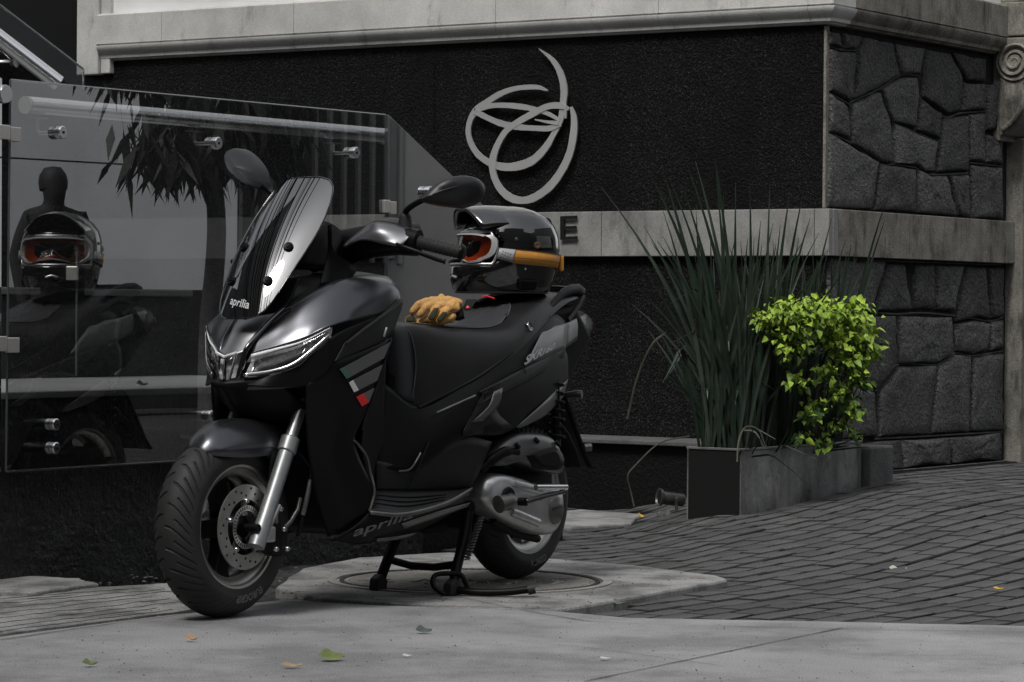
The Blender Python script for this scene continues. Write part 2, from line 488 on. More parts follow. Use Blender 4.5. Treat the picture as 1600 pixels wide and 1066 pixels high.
tag(rest.build('distant_bricks', [M['brick'], M['brick_b'], M['dirt_and_shade']], pave), kind='stuff')

def slab(name, poly, z0, z1, m, wob=.006, sub=5, parent=None, seed=1, bevel=.008):
    """a cast slab with slightly uneven edges"""
    rnd = random.Random(seed)
    pts = []
    n = len(poly)
    for i in range(n):
        a, b = Vector(poly[i][:2]), Vector(poly[(i + 1) % n][:2])
        for k in range(sub):
            p = a.lerp(b, k / sub)
            pts.append((p.x + rnd.uniform(-wob, wob), p.y + rnd.uniform(-wob, wob), z0))
    return MB().prism(pts, (0, 0, z1 - z0)).build(name, m, parent, bevel=bevel)
swp = [(-4, 3.2), *[(p[0], p[1]) for p in SW_EDGE], (5, 3.2)]
JL = [(0.188,6.503,0), (0.52,7.259,0), (0.813,7.53,0)]
o = slab('sidewalk', swp, -.1, 0, M['concrete'], .004, 6)
tag(o, kind='structure')
# sawn joints in the foreground concrete: thin dark strips set a hair above
def strip(name, pts, w, m, z=.003, parent=None):
    pts = spline([Vector((p[0], p[1], z)) for p in pts], 8)
    rows = []
    for i, p in enumerate(pts):
        d = (pts[min(i + 1, len(pts) - 1)] - pts[max(i - 1, 0)]).normalized()
        s = Vector((-d.y, d.x, 0)) * w * (.7 + .6 * noise.noise(p * 9))
        rows.append([p - s, p + s])
    return MB().grid(rows).build(name, m, parent)
strip('joint_line', [(0.161,6.434,0), (0.386,6.813,0), (0.607,7.183,0), (0.846,7.579,0)], .0028, M['dirt_and_shade'], .002, o)
strip('joint_line', [(-0.173,8.372,0), (0.107,7.834,0), (0.301,7.642,0), (0.817,7.561,0), (1.357,7.5,0)], .0022, M['soil'], .002, o)
strip('joint_line', [(0.022,7.22,0), (0.247,7.02,0), (0.483,6.735,0)], .0016, M['soil'], .002, o)
strip('joint_line', [(-1.241,7.093,0), (-1.034,7.47,0), (-0.815,7.82,0)], .003, M['dirt_and_shade'], .002, o)
strip('crack_line', [(-0.663,8.216,0), (-0.482,8.142,0), (-0.27,8.055,0), (-0.063,8.021,0), (0.109,7.985,0)], .006, M['dirt_and_shade'], .002, o)

# ribbed ramp at the foot of the stair wall
base = [((-1.28,7.145,0), (-0.82,7.87,0)), ((-1.305,7.285,0), (-0.833,7.988,0)), ((-1.337,7.46,0), (-0.86,8.162,0)), ((-1.373,7.659,0), (-0.884,8.307,0)), ((-1.411,7.869,0), (-0.905,8.418,0)), ((-1.454,8.109,0), (-0.931,8.493,0))]
rows = []
NR = 96
for i in range(NR + 1):
    f = i / NR * (len(base) - 1); k = min(int(f), len(base) - 2); f -= k
    a = Vector(base[k][0]).lerp(Vector(base[k + 1][0]), f); b = Vector(base[k][1]).lerp(Vector(base[k + 1][1]), f)
    z = .006 + .012 * i / NR + .004 * min(0, math.cos(i / NR * 2 * math.pi * 9)) * (1 if 3 < i < NR - 3 else 0)
    rows.append([a.lerp(b, t / 40) + Vector((0, 0, z + .003 * noise.noise(Vector((t * .3, i * .2, 0))))) for t in range(41)])
rows.insert(0, [Vector((p.x, p.y, -.05)) for p in rows[0]])
rramp = tag(MB().grid(rows).build('ribbed_ramp', M['concrete_b'], smooth=60), kind='structure')
for k in range(1, 9):   # dark strips laid over the shallow ribs, painting the shade of the grooves
    i = int((k - .5) / 9 * NR) + 1
    gl = [rows[i][t_] + Vector((0, 0, .0062)) for t_ in range(0, 39 - (k % 3) * 3)]
    gr_ = []
    for j, p in enumerate(gl):
        w_ = .007 * (.7 + .9 * noise.noise(Vector((j * .35, k * 3.1, 0))))
        gr_.append([p + Vector((0, -max(w_, .0015), 0)), p + Vector((0, max(w_, .0015), .001))])
    MB().grid(gr_).build('groove_shade', M['dirt_and_shade'], rramp)
o = slab('broken_slab', [(-1.493,8.133,0.02), (-1.524,8.497,0.02), (-1.351,8.555,0.02), (-1.231,8.485,0.02), (-1.155,8.335,0.02), (-1.209,8.215,0.02), (-1.307,8.058,0.02)], -.05, .028, M['concrete_b'], .012, 5, seed=5)
tag(o, kind='structure')
tag(slab('concrete_slab', sl_poly, -.1, .0, M['concrete_b'], .005, 6, seed=3), kind='structure')
tag(slab('wall_apron', sl2_poly, -.1, -.028, M['concrete_b'], .006, 4, seed=4), kind='structure')
# bare rough ground between the slab and the stair wall
rows = []
for j in range(41):
    v = j / 40
    rows.append([])
    for i in range(61):
        u = i / 60
        p = Vector((-1.387,7.738,0)).lerp(Vector((-0.56,8.012,0)), u).lerp(Vector((-1.664,9.279,0)).lerp(Vector((-0.348,10.331,0)), u), v)
        z = -.030 + .014 * noise.noise(p * 7) + .008 * noise.noise(p * 22)
        rows[-1].append(Vector((p.x, p.y, z)))
tag(MB().grid(rows).build('rough_ground', M['soil'], smooth=180), kind='stuff')

# ------------------------------------------------------------------ manhole cover
mc = Vector((-0.118,8.813,0))
mh = empty('manhole_cover', (mc.x, mc.y, 0), label='round ribbed manhole cover set in the slab under the scooter stand', cat='manhole cover')
MB().lathe([(.385, -.03), (.385, .0035), (.372, .0035), (.372, -.004), (.0, -.004)], (0, 0, 0), (0, 0, 1), 72).build('cover_plate', M['soil'], mh, smooth=30)
MB().lathe([(.42, -.03), (.42, .004), (.394, .004), (.394, -.03)], (0, 0, 0), (0, 0, 1), 72).build('ring', M['manhole'], mh, smooth=30)
rib = MB()
for i in range(-21, 22):
    x = i * .0165
    half = math.sqrt(max(.355 ** 2 - x * x, 0))
    for (y0, y1) in ((-half, -.115 + .0), (-.10, half)):
        if abs(x) > .30: y0, y1 = (-half, half) if y0 == -half else (0, 0)
        if y1 - y0 < .02: continue
        rib.box(x - .0042, x + .0042, y0, y1, -.005, .003, lambda v: Matrix.Rotation(.62, 3, 'Z') @ v)
tag(rib.build('rib_pattern', M['manhole'], mh), kind='stuff')
ch = MB()
random.seed(4)
for cx in (-.27, -.13, .0, .12, .25):
    for k in range(4):
        a = random.choice([0, 0, 1.2, -.7]); w = random.uniform(.03, .05)
        dx, dy = random.uniform(-.03, .03), -.10 + k * .024
        Rm = Matrix.Rotation(a, 3, 'Z')
        ch.box(-w, w, -.005, .005, -.004, .007, lambda v: Rm @ v + Vector((cx + dx, dy, 0)))
ch.build('raised_marks', M['manhole'], mh)

# ------------------------------------------------------------------ the building
bld = empty('building', tuple(KO), label='dark granite and rough stone building front with limestone bands behind the scooter', cat='building')
def wbox(name, W, u0, u1, o0, o1, z0, z1, m, parent, bevel=.0):
    mb = MB().box(u0, u1, o0, o1, z0, z1, lambda v: W(v) - KO)
    return mb.build(name, m, parent, bevel=bevel)
UL = 8.0
wbox('core_wall', WA, .02, UL, -.6, -.05, -.2, 7.0, M['granite_dark'], bld)
gran = wbox('granite_backing', WA, .03, UL, -.05, -.003, .262, 1.995, M['joint'], bld)
random.seed(3)
for (z0, z1) in ((1.9128, 1.995), (1.3868, 1.9112), (1.234, 1.3852), (.8668, 1.034), (.3608, .8652), (.262, .3592)):
    u = .0
    while u < 5.6:
        w = 1.12 if u else .62 + random.random() * .3
        wbox('granite_slab', WA, u + .0008, u + w - .0008, -.0025, random.uniform(.0, .002), z0, z1, M['granite'], gran)
        u += w
wbox('edge_trim', WA, -.0, .012, -.02, .006, 1.237, 1.99, M['limestone_old'], bld)
# base course: projecting black plinth with a grey top ledge
pl = wbox('plinth', WA, -.02, UL, -.05, .30, -.15, .238, M['granite_dark'], bld, .004)
wbox('ledge', WA, -.03, UL, -.05, .335, .241, .260, M['concrete_block'], bld, .004)
# limestone band
band = empty('limestone_band', (0, 0, 0), parent=bld)
u = 0.
for w in (.035, 1.04, 1.13, .50):
    wbox('block', WA, u + .001 - (.035 if u == 0 else 0), u + w - .0015, -.05, .034, 1.037, 1.232, M['limestone'], band, .003)
    u += w
u = .0
for w in (.05, .665, .52, .60):
    wbox('block', WB, u + .0015, u + w - .0015, -.05, .036, 1.037, 1.232, M['limestone'] if w == .05 else M['limestone_old'], band, .003)
    u += w
# frieze and moulding: profile run along both walls
prof = [(-.05, 1.995), (.016, 1.998), (.018, 2.004), (.034, 2.008), (.037, 2.022), (.048, 2.032), (.060, 2.048), (.066, 2.060), (.066, 2.068), (.052, 2.0685), (.052, 2.0735), (.062, 2.075)]
fr_p = [(-.05, 2.076), (.060, 2.076), (.060, 2.214), (.052, 2.222), (-.05, 2.222)]
def run(name, W, u0, u1, pf, m, parent, miter=None, smooth=35):
    rows = []
    for u in (u0, u1):
        rows.append([W((u + (miter(o) if (miter and u == u0) else 0), o, z)) - KO for o, z in pf])
    mb = MB().grid(rows)
    n = len(pf)
    mb.add(rows[0], [tuple(range(n))]); mb.add(rows[1], [tuple(range(n))[::-1]])
    return mb.build(name, m, parent, smooth=smooth)
corn = empty('cornice', (0, 0, 0), parent=bld)
ju = [0, .06, .78, 1.62, 2.75, 3.55, 3.96]
for i in range(len(ju) - 1):
    mt = (lambda o: -o) if i == 0 else None
    run('moulding', WA, ju[i] + .001, ju[i + 1] - .001, prof, M['cornice_pale'], corn, mt)
    run('frieze_block', WA, ju[i] + .001, ju[i + 1] - .0012, fr_p, M['cornice_pale'], corn, mt)
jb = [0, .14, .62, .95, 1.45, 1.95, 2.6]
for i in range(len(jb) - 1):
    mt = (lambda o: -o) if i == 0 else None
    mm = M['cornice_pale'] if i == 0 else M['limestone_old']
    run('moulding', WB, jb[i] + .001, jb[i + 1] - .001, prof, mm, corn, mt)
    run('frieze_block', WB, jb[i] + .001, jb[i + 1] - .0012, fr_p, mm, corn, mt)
wbox('stucco_wall', WA, .05, 3.9, -.05, .006, 2.2, 6.8, M['stucco'], bld)
wbox('stucco_wall', WB, .05, 14.0, -.05, .002, 2.2, 6.8, M['stucco'], bld)
wbox('side_wall', WB, 2.52, 14.0, -.6, -.03, -.15, 2.19, M['limestone_old'], bld)
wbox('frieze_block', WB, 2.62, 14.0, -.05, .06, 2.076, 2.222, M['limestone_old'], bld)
# pilaster at the stair side, dark window beyond it
pil = wbox('pilaster', WA, 3.962, 4.10, -.04, .05, 1.93, 6.5, M['cornice_pale'], bld, .006)
wbox('pilaster_edge', WA, 3.90, 3.958, -.04, .032, 1.935, 6.5, M['cornice_pale'], pil, .004)
wbox('dark_window', WA, 4.11, 5.6, -.045, -.002, 1.93, 6.5, M['gloss'], bld, .004)

# rough stone wall on the corner side: each stone its own piece
stw = wbox('stone_wall', WB, .06, 2.6, -.5, -.010, -.1, 1.99, M['mortar'], bld)
wbox('upper_core', WB, .03, 2.6, -.6, -.05, 1.9, 7.0, M['granite_dark'], bld)
def stone(pts, i, mname, parent, gap=.004, proud=.015):
    rnd = random.Random(i * 7 + 1)
    c = sum((Vector((p[0], 0, p[2])) for p in pts), Vector()) / len(pts)
    ring = []
    n = len(pts)
    for k in range(n):
        p, q = Vector((pts[k][0], 0, pts[k][2])), Vector((pts[(k + 1) % n][0], 0, pts[(k + 1) % n][2]))
        m_ = max(1, int((q - p).length / .05))
        for j in range(m_):
            e = p.lerp(q, j / m_)
            d = (c - e).normalized()
            ring.append(e + d * (gap + rnd.uniform(-.002, .003)))
    L = len(ring)
    layers = []
    for (sc, o) in ((0, -.02), (0, -.003), (.005, proud * .6), (.014, proud * .9), (-.72, proud), (-.45, proud), (-.2, proud)):
        lay = []
        for p in ring:
            d = (c - p); dn = d.normalized()
            e = p + dn * min(sc, d.length * .25) if sc >= 0 else c + (p - c) * -sc
            oo = o + (noise.noise(Vector((e.x * 14, i, e.z * 14))) * .006 + noise.noise(Vector((e.x * 38, i, e.z * 38))) * .005 if o > 0 else 0)
            lay.append(WB((e.x, oo, e.z)) - KO)
        layers.append(lay)
    mb = MB().grid(layers, closed=True)
    b0 = (len(layers) - 1) * L
    cc = len(mb.v)
    mb.v.append(WB((c.x, proud + .004 * rnd.uniform(-1, 2), c.z)) - KO)
    for k in range(L):
        mb.f.append((b0 + k, b0 + (k + 1) % L, cc)); mb.m.append(0)
    return mb.build('stone', STONES[rnd.randrange(4) if mname == 'stone' else rnd.randrange(3)], parent, smooth=50)
UP = [
 [(-0.004,0,1.973), (0.104,0,1.971), (0.123,0,1.906), (0.008,0,1.91)],
 [(0.127,0,1.973), (0.309,0,1.972), (0.263,0,1.911), (0.14,0,1.904)],
 [(0.009,0,1.902), (0.123,0,1.895), (0.251,0,1.902), (0.232,0,1.704), (0.203,0,1.684), (0.018,0,1.722)],
 [(0.32,0,1.973), (0.592,0,1.967), (0.663,0,1.837), (0.469,0,1.76), (0.244,0,1.702), (0.275,0,1.904)],
 [(0.604,0,1.968), (0.899,0,1.969), (0.87,0,1.849), (0.794,0,1.846), (0.682,0,1.833)],
 [(0.924,0,1.968), (1.165,0,1.97), (1.294,0,1.87), (1.271,0,1.713), (1.152,0,1.689), (0.891,0,1.752)],
 [(1.178,0,1.971), (1.537,0,1.969), (1.539,0,1.864), (1.348,0,1.851)],
 [(1.335,0,1.844), (1.539,0,1.855), (1.556,0,1.736), (1.298,0,1.715), (1.315,0,1.848)],
 [(0.493,0,1.757), (0.688,0,1.828), (0.832,0,1.838), (0.865,0,1.756), (0.824,0,1.613), (0.6,0,1.626)],
 [(0.215,0,1.679), (0.475,0,1.753), (0.581,0,1.633), (0.616,0,1.45), (0.5,0,1.445), (0.23,0,1.513)],
 [(0.018,0,1.715), (0.186,0,1.672), (0.212,0,1.531), (0.022,0,1.553)],
 [(0.878,0,1.745), (1.086,0,1.693), (1.069,0,1.573), (0.837,0,1.603)],
 [(0.624,0,1.622), (1.056,0,1.567), (1.021,0,1.432), (0.924,0,1.422), (0.841,0,1.449), (0.628,0,1.45)],
 [(1.113,0,1.675), (1.359,0,1.701), (1.378,0,1.447), (1.047,0,1.427), (1.076,0,1.568)],
 [(1.379,0,1.708), (1.543,0,1.723), (1.534,0,1.492), (1.391,0,1.494)],
 [(1.546,0,1.855), (1.749,0,1.866), (1.755,0,1.647), (1.565,0,1.643)],
 [(1.552,0,1.627), (1.734,0,1.625), (1.737,0,1.489), (1.548,0,1.493)],
 [(0.01,0,1.547), (0.23,0,1.508), (0.47,0,1.449), (0.414,0,1.242), (0.011,0,1.236)],
 [(0.482,0,1.441), (0.616,0,1.442), (0.828,0,1.434), (0.839,0,1.244), (0.426,0,1.239)],
 [(0.854,0,1.435), (0.969,0,1.415), (1.152,0,1.42), (1.255,0,1.24), (0.846,0,1.242)],
 [(1.178,0,1.421), (1.365,0,1.435), (1.39,0,1.236), (1.275,0,1.241)],
 [(1.398,0,1.48), (1.73,0,1.483), (1.743,0,1.241), (1.41,0,1.236)]]
LOWER = [
 [(0.015,0,1.029), (0.546,0,1.026), (0.447,0,0.852), (0.436,0,0.794), (0.02,0,0.814)],
 [(0.57,0,1.015), (0.731,0,1.018), (0.805,0,0.818), (0.686,0,0.809), (0.459,0,0.811)],
 [(0.832,0,1.017), (1.03,0,1.021), (1.028,0,0.819), (0.824,0,0.818)],
 [(1.05,0,1.021), (1.328,0,1.02), (1.226,0,0.809), (1.048,0,0.819)],
 [(1.355,0,1.018), (1.56,0,1.018), (1.621,0,0.778), (1.476,0,0.783), (1.247,0,0.766)],
 [(1.581,0,1.019), (1.756,0,1.022), (1.762,0,0.79), (1.642,0,0.778)],
 [(0.02,0,0.803), (0.424,0,0.791), (0.649,0,0.792), (0.672,0,0.584), (0.479,0,0.474), (0.299,0,0.501), (0.024,0,0.607)],
 [(0.68,0,0.792), (1.213,0,0.788), (1.237,0,0.627), (1.073,0,0.58), (0.691,0,0.584)],
 [(1.253,0,0.757), (1.476,0,0.775), (1.622,0,0.76), (1.597,0,0.637), (1.453,0,0.614), (1.256,0,0.633)],
 [(1.636,0,0.766), (1.762,0,0.781), (1.766,0,0.636), (1.625,0,0.631)],
 [(0.025,0,0.596), (0.299,0,0.488), (0.461,0,0.463), (0.483,0,0.271), (0.032,0,0.266)],
 [(0.497,0,0.468), (0.685,0,0.573), (1.06,0,0.572), (0.983,0,0.264), (0.496,0,0.27)],
 [(1.073,0,0.575), (1.243,0,0.622), (1.412,0,0.615), (1.4,0,0.263), (0.996,0,0.266)],
 [(1.432,0,0.606), (1.611,0,0.619), (1.766,0,0.624), (1.768,0,0.258), (1.42,0,0.265)]]
BASE = [
 [(-0.025,0.03,0.258), (0.687,0.03,0.251), (0.69,0.03,0.129), (-0.023,0.03,0.133)],
 [(0.7,0.03,0.251), (1.175,0.03,0.248), (1.178,0.03,0.127), (0.703,0.03,0.131)],
 [(1.189,0.03,0.247), (1.723,0.03,0.252), (1.726,0.03,0.127), (1.192,0.03,0.13)]]
for i, p in enumerate(UP): stone(p, i, 'stone', stw)
for i, p in enumerate(LOWER): stone(p, 40 + i, 'stone_b', stw)
for i, p in enumerate(BASE): stone(p, 80 + i, 'stone_b', stw, .004, .034)
# raised mortar beads along the main joints
bead = MB()
BEADS = [
 [(0.215,-0.006,1.682), (0.256,-0.006,1.698), (0.481,-0.006,1.759), (0.687,-0.006,1.833), (0.838,-0.006,1.844), (0.882,-0.006,1.836)],
 [(0.027,-0.006,1.551), (0.236,-0.006,1.516), (0.488,-0.006,1.444), (0.634,-0.006,1.445), (0.847,-0.006,1.441), (0.975,-0.006,1.416), (1.384,-0.006,1.439)],
 [(0.884,-0.006,1.749), (1.132,-0.006,1.679), (1.297,-0.006,1.706), (1.569,-0.006,1.731)],
 [(0.612,-0.006,1.624), (1.075,-0.006,1.568)], [(0.024,-0.006,1.718), (0.215,-0.006,1.679)], [(1.404,-0.006,1.489), (1.751,-0.006,1.487)],
 [(0.447,-0.006,0.805), (0.673,-0.006,0.798), (0.925,-0.006,0.804), (1.232,-0.006,0.794), (1.482,-0.006,0.78), (1.642,-0.006,0.769), (1.775,-0.006,0.787)],
 [(0.485,-0.006,0.468), (0.691,-0.006,0.578), (1.086,-0.006,0.574), (1.256,-0.006,0.624), (1.459,-0.006,0.611), (1.779,-0.006,0.63)],
 [(0.311,-0.006,0.495), (0.485,-0.006,0.468)], [(0.465,0,0.263), (1.054,0,0.259), (1.775,0,0.255)], [(0.585,0.03,0.122), (1.126,0.03,0.121), (1.733,0.03,0.121)],
 [(0.02,-0.006,1.909), (0.135,-0.006,1.902), (0.275,-0.006,1.91)], [(0.023,-0.004,1.029), (0.664,-0.004,1.028), (1.765,-0.004,1.031)]]
for path in BEADS:
    bead.tube([WB(p) - KO for p in spline(path, 4)], .0042, 5)
bead.build('mortar_bead', M['mortar_lip'], stw, smooth=60)
wbox('footing', WB, .06, 2.0, -.03, .065, -.1, .118, M['granite_dark'], bld, .01)
# end pillar and scroll corbel
pr = wbox('pillar', WB, 1.815, 2.5, -.05, .075, .06, 1.62, M['limestone_old'], bld, .008)
wbox('frieze_break', WB, 1.66, 2.6, -.05, .16, 2.08, 2.235, M['limestone_old'], bld, .006)
wbox('cap', WB, 1.70, 2.6, .0, .20, 2.236, 2.5, M['limestone_old'], bld, .01)
cb = wbox('corbel', WB, 1.66, 2.3, -.02, .03, 1.60, 2.078, M['limestone_old'], bld, .006)
body = [(0, 2.07), (.17, 2.07), (.185, 2.03), (.185, 1.96), (.165, 1.89), (.13, 1.855), (.135, 1.80), (.12, 1.74), (.08, 1.68), (.03, 1.63), (0, 1.62)]
MB().prism([WB((1.64, .03 + o * .9, z)) - KO for o, z in body], BV * .40).build('console', M['limestone_old'], cb, bevel=.006)
vc = WB((1.64, .105, 1.96)) - KO
MB().lathe([(0, .012), (.03, .012), (.034, .004), (.075, .006), (.088, .010), (.090, -.02)], vc, -BV, 36).build('volute', M['limestone_old'], cb, smooth=40)
pth = []
for k in range(60):
    aa = k * .26; r = .082 * (1 - k / 66)
    pth.append(vc - BV * .010 + BN * (math.cos(aa) * r) + Vector((0, 0, math.sin(aa) * r)))
MB().tube(pth, [.011 - .006 * k / 60 for k in range(60)], 6).build('scroll', M['limestone_old'], cb, smooth=60)
for k in range(5):
    u = 1.67 + k * .075
    MB().tube([WB((u, .160, 1.85)) - KO, WB((u, .155, 1.78)) - KO, WB((u, .125, 1.72)) - KO], .018, 8).build('flute', M['limestone_old'], cb, smooth=60)
MB().tube(spline([WB((1.642, .15, 1.83)) - KO, WB((1.64, .145, 1.76)) - KO, WB((1.64, .10, 1.69)) - KO, WB((1.64, .05, 1.65)) - KO], 5), .014, 8).build('leaf_edge', M['limestone_old'], cb, smooth=60)

# ------------------------------------------------------------------ steel logo and letters on the wall
lg = empty('wall_logo', tuple(WA((1.5, .03, 1.55))), label='looping brush stroke steel emblem fixed on the black granite wall', cat='emblem')
LGO = WA((1.5, .03, 1.55))
A0 = (1.918,0,2.021); A1 = (1.235,0,1.992); A2 = (1.911,0,1.33); A3 = (1.228,0,1.32)
def logo_pt(x, y):
    # drawing coordinates of the emblem: thousandths of the wall field
    X = (690 + x / 3.1355 - 700) / 200; Y = (60 + y / 3.1355 - 60) / 240
    top = [A0[i] + (A1[i] - A0[i]) * X for i in (0, 2)]; bot = [A2[i] + (A3[i] - A2[i]) * X for i in (0, 2)]
    return top[0] + (bot[0] - top[0]) * Y, top[1] + (bot[1] - top[1]) * Y
STROKES = [
 [(498,53,1),(560,105,20),(600,170,28),(619,250,32),(615,320,30),(603,400,26),(570,470,26),(528,540,34),(470,598,40),(400,626,42),(330,631,38),(265,614,32),(205,575,28),(167,520,25),(152,460,24),(163,400,26),(195,352,34),(240,318,30),(310,274,28),(380,249,24),(450,241,24),(498,243,20),(542,259,5)],
 [(190,352,30),(260,333,26),(340,330,26),(420,338,28),(480,350,24),(540,370,20),(598,402,14)],
 [(185,358,30),(250,392,26),(320,420,30),(400,436,30),(480,442,26),(550,443,28),(604,425,18)],
 [(645,350,14),(600,332,32),(540,337,30),(470,372,32),(400,412,30),(340,458,28),(297,530,30),(276,600,34),(280,670,30),(310,735,32),(360,780,38),(420,795,36),(480,780,38),(550,730,38),(610,650,36),(650,560,34),(668,460,32),(668,390,26),(655,338,10)],
 [(483,400,6),(540,411,14),(598,418,22)], [(632,330,10),(630,395,8)]]
for st in STROKES:
    sp = spline([Vector(p) for p in st], 7)
    L_, R_e = [], []
    rnd = random.Random(len(st))
    for i, p in enumerate(sp):
        d = (sp[min(i + 1, len(sp) - 1)] - sp[max(i - 1, 0)]); d.z = 0; d.normalize()
        w = max(p.z, 1) * .5 * (1 + rnd.uniform(-.05, .05))
        for lst, sg in ((L_, 1), (R_e, -1)):
            q = logo_pt(p.x - d.y * w * sg, p.y + d.x * w * sg)
            lst.append(q)
    o = .032 + STROKES.index(st) * .0013
    rows = [[WA((q[0], o, q[1])) - LGO for q in L_], [WA((q[0], o, q[1])) - LGO for q in R_e]]
    back = [[WA((q[0], o - .008, q[1])) - LGO for q in L_], [WA((q[0], o - .008, q[1])) - LGO for q in R_e]]
    mb = MB().grid(rows).grid(back).grid([rows[0], back[0]]).grid([rows[1], back[1]])
    mb.add([rows[0][0], rows[1][0], back[1][0], back[0][0]], [(0, 1, 2, 3)]); mb.add([rows[0][-1], rows[1][-1], back[1][-1], back[0][-1]], [(0, 1, 2, 3)])
    mb.build('stroke', M['logo'], lg)
mb = MB()
for (x, y) in ((600, 330), (280, 640), (190, 352)):
    q = logo_pt(x, y)
    mb.tube([WA((q[0], -.0, q[1])) - LGO, WA((q[0], .034, q[1])) - LGO], .008, 8)
mb.build('fixing_stud', M['steel'], lg, smooth=40)
lt_rows = [('E', (1.276,0.046,1.11), (1.19,0.046,1.112), (1.191,0.046,1.215), (1.277,0.046,1.213)), ('R', (1.387,0.05,1.113), (1.3,0.05,1.115), (1.301,0.05,1.21), (1.388,0.05,1.208))]
for ch_, a_, b_, c_, d_ in lt_rows:
    root = WA(a_)
    o = text_quad(ch_, WA(a_) - root, WA(b_) - root, WA(c_) - root, WA(d_) - root, M['inner'], None, .0, 0, -.0, 'sign_letter')
    sm = o.modifiers.new('solid', 'SOLIDIFY'); sm.thickness = .008; sm.offset = 0
    o.location = root
    tag(o, 'black raised letter %s on the limestone band %s' % (ch_, 'right of the helmet' if ch_ == 'E' else 'mostly hidden by the helmet'), 'letter')

# ------------------------------------------------------------------ stair landing and glass railing
ld = empty('stair_landing', tuple(LO), label='black stone stair landing with pale floor behind the glass railing', cat='stairs')
def lbox(name, u0, u1, o0, o1, z0, z1, m, parent, bevel=.004):
    return MB().box(u0, u1, o0, o1, z0, z1, lambda v: WL(v) - LO).build(name, m, parent, bevel=bevel)
rows = []
for j in range(16):
    rows.append([])
    for i in range(61):
        u = -1.6 + i * 3.75 / 60; z = -.12 + j * .66 / 15
        o = -.105 + .012 * noise.noise(Vector((u * 6, z * 6, 0))) + .007 * noise.noise(Vector((u * 19, z * 19, 3)))
        rows[-1].append(WL((u, o, z)) - LO)
wallm = mat('wet_black_stone', .007, .38, spec=.35, var=.5, vscale=4, grain=.4, gscale=120, speck=(60, .63, .05), bump=.9, bscale=34, bdist=.02, rvar=.15)
MB().grid(rows).build('front_wall', wallm, ld, smooth=180)
lbox('core', -1.6, 2.15, -1.3, -.13, -.12, .53, M['granite_dark'], ld)
lbox('landing_floor', -1.6, 2.16, -1.3, -.095, .536, .557, M['floor'], ld)
rows = []
for j in range(10):
    rows.append([])
    for i in range(61):
        u = -1.6 + i * 3.75 / 60; z = .558 + j * .275 / 9
        o = -1.14 + .018 * noise.noise(Vector((u * 7, z * 11, 8))) + .012 * noise.noise(Vector((u * 23, z * 30, 3)))
        rows[-1].append(WL((u, o, z)) - LO)
MB().grid(rows).build('parapet_face', wallm, ld, smooth=180)
lbox('parapet_top', -1.6, 2.15, -1.45, -1.12, .838, .862, M['concrete_block'], ld)
lbox('parapet_core', -1.6, 2.15, -1.4, -1.17, .563, .838, M['granite_dark'], ld)
lbox('step', -1.6, .05, -1.05, -.72, .563, .735, M['step'], ld, .005)
for k in range(3):
    lbox('stair_tread', 2.16 + k * .30, 2.46 + k * .30, -1.3, -.12, -.12, .42 - k * .14, M['granite_dark'], ld, .006)

gr = empty('glass_railing', tuple(LO), label='frameless glass balustrade with round steel handrail beside the stair landing', cat='railing')
def pane(name, pts, th=.010):
    pts = [Vector((p[0], 0, p[2])) for p in pts]
    front = [WL((p.x, 0, p.z)) - LO for p in pts]
    mb = MB()
    n = len(pts)
    mb.add(front, [tuple(range(n))])
    o = mb.build(name, M['glass'], gr)
    # polished edge, a thin bright rim round the pane
    em = MB()
    for i in range(n):
        a, b = front[i], front[(i + 1) % n]
        em.tube([a - BN * .004, b - BN * .004], .0035, 4)
    em.build('polished_edge', M['glass_edge'], o)
    return o
pane('glass_pane', [(0.006,0,0.339), (1.795,0,0.345), (1.78,0,1.435), (0.013,0,1.428)])
pane('glass_pane', [(1.808,0,0.471), (1.79,0,1.435), (2.485,0,1.09), (2.495,0,0.455)])
pane('glass_pane', [(-0.389,0,0.34), (-0.019,0,0.34), (-0.025,0,1.429), (-0.399,0,1.428)])
# handrail on the landing side of the glass
hr = MB().tube([WL((0.156,-0.075,1.37)) - LO, WL((1.862,-0.075,1.374)) - LO], .0245, 24)
hrail = hr.build('handrail', M['steel'], gr, smooth=40)
MB().lathe([(0, -.001), (.0245, -.001), (.0255, .004), (.0, .005)], WL((0.151,-0.075,1.369)) - LO, -BV, 24).build('end_cap', M['steel_pale'], hrail, smooth=40)
hr2 = MB().tube([WL((1.862,-0.075,1.374)) - LO, WL((2.639,-0.075,0.98)) - LO], .018, 18)
hr2.build('handrail', M['steel'], gr, smooth=40)
MB().lathe([(0, -.026), (.018, -.02), (.026, 0), (.018, .02), (0, .026)], WL((1.869,-0.075,1.37)) - LO, BV, 20).build('elbow', M['steel_pale'], hrail, smooth=60)
for k, (u, _o, z) in enumerate(((0.202,0,1.292), (0.893,0,1.297), (1.59,0,1.302), (2.004,0,1.192))):
    br = empty('rail_bracket', (0, 0, 0), parent=gr)
    top = (0.284,-0.075,1.337)[2] if k < 3 else (2.054,-0.075,1.217)[2]
    MB().lathe([(0, .022), (.016, .022), (.019, .019), (.019, .006), (.017, .004), (.017, 0), (0, 0)], WL((u, 0.001, z)) - LO, BN, 24).build('disc', M['steel'], br, smooth=40)
    MB().lathe([(0, .0235), (.004, .0235), (.004, .021)], WL((u, 0.001, z)) - LO, BN, 10).build('screw', M['inner'], br)
    MB().tube([WL((u, -.003, z)) - LO, WL((u, -.066, z)) - LO, WL((u, -.074, z + .006)) - LO, WL((u, -.075, z + .014)) - LO, WL((u, -.075, top)) - LO], .006, 10).build('arm', M['steel'], br, smooth=40)
    lbx = MB().box(u - .03, u + .03, -.087, -.063, top - .004, top, lambda v: WL(v) - LO).build('saddle', M['steel'], br)
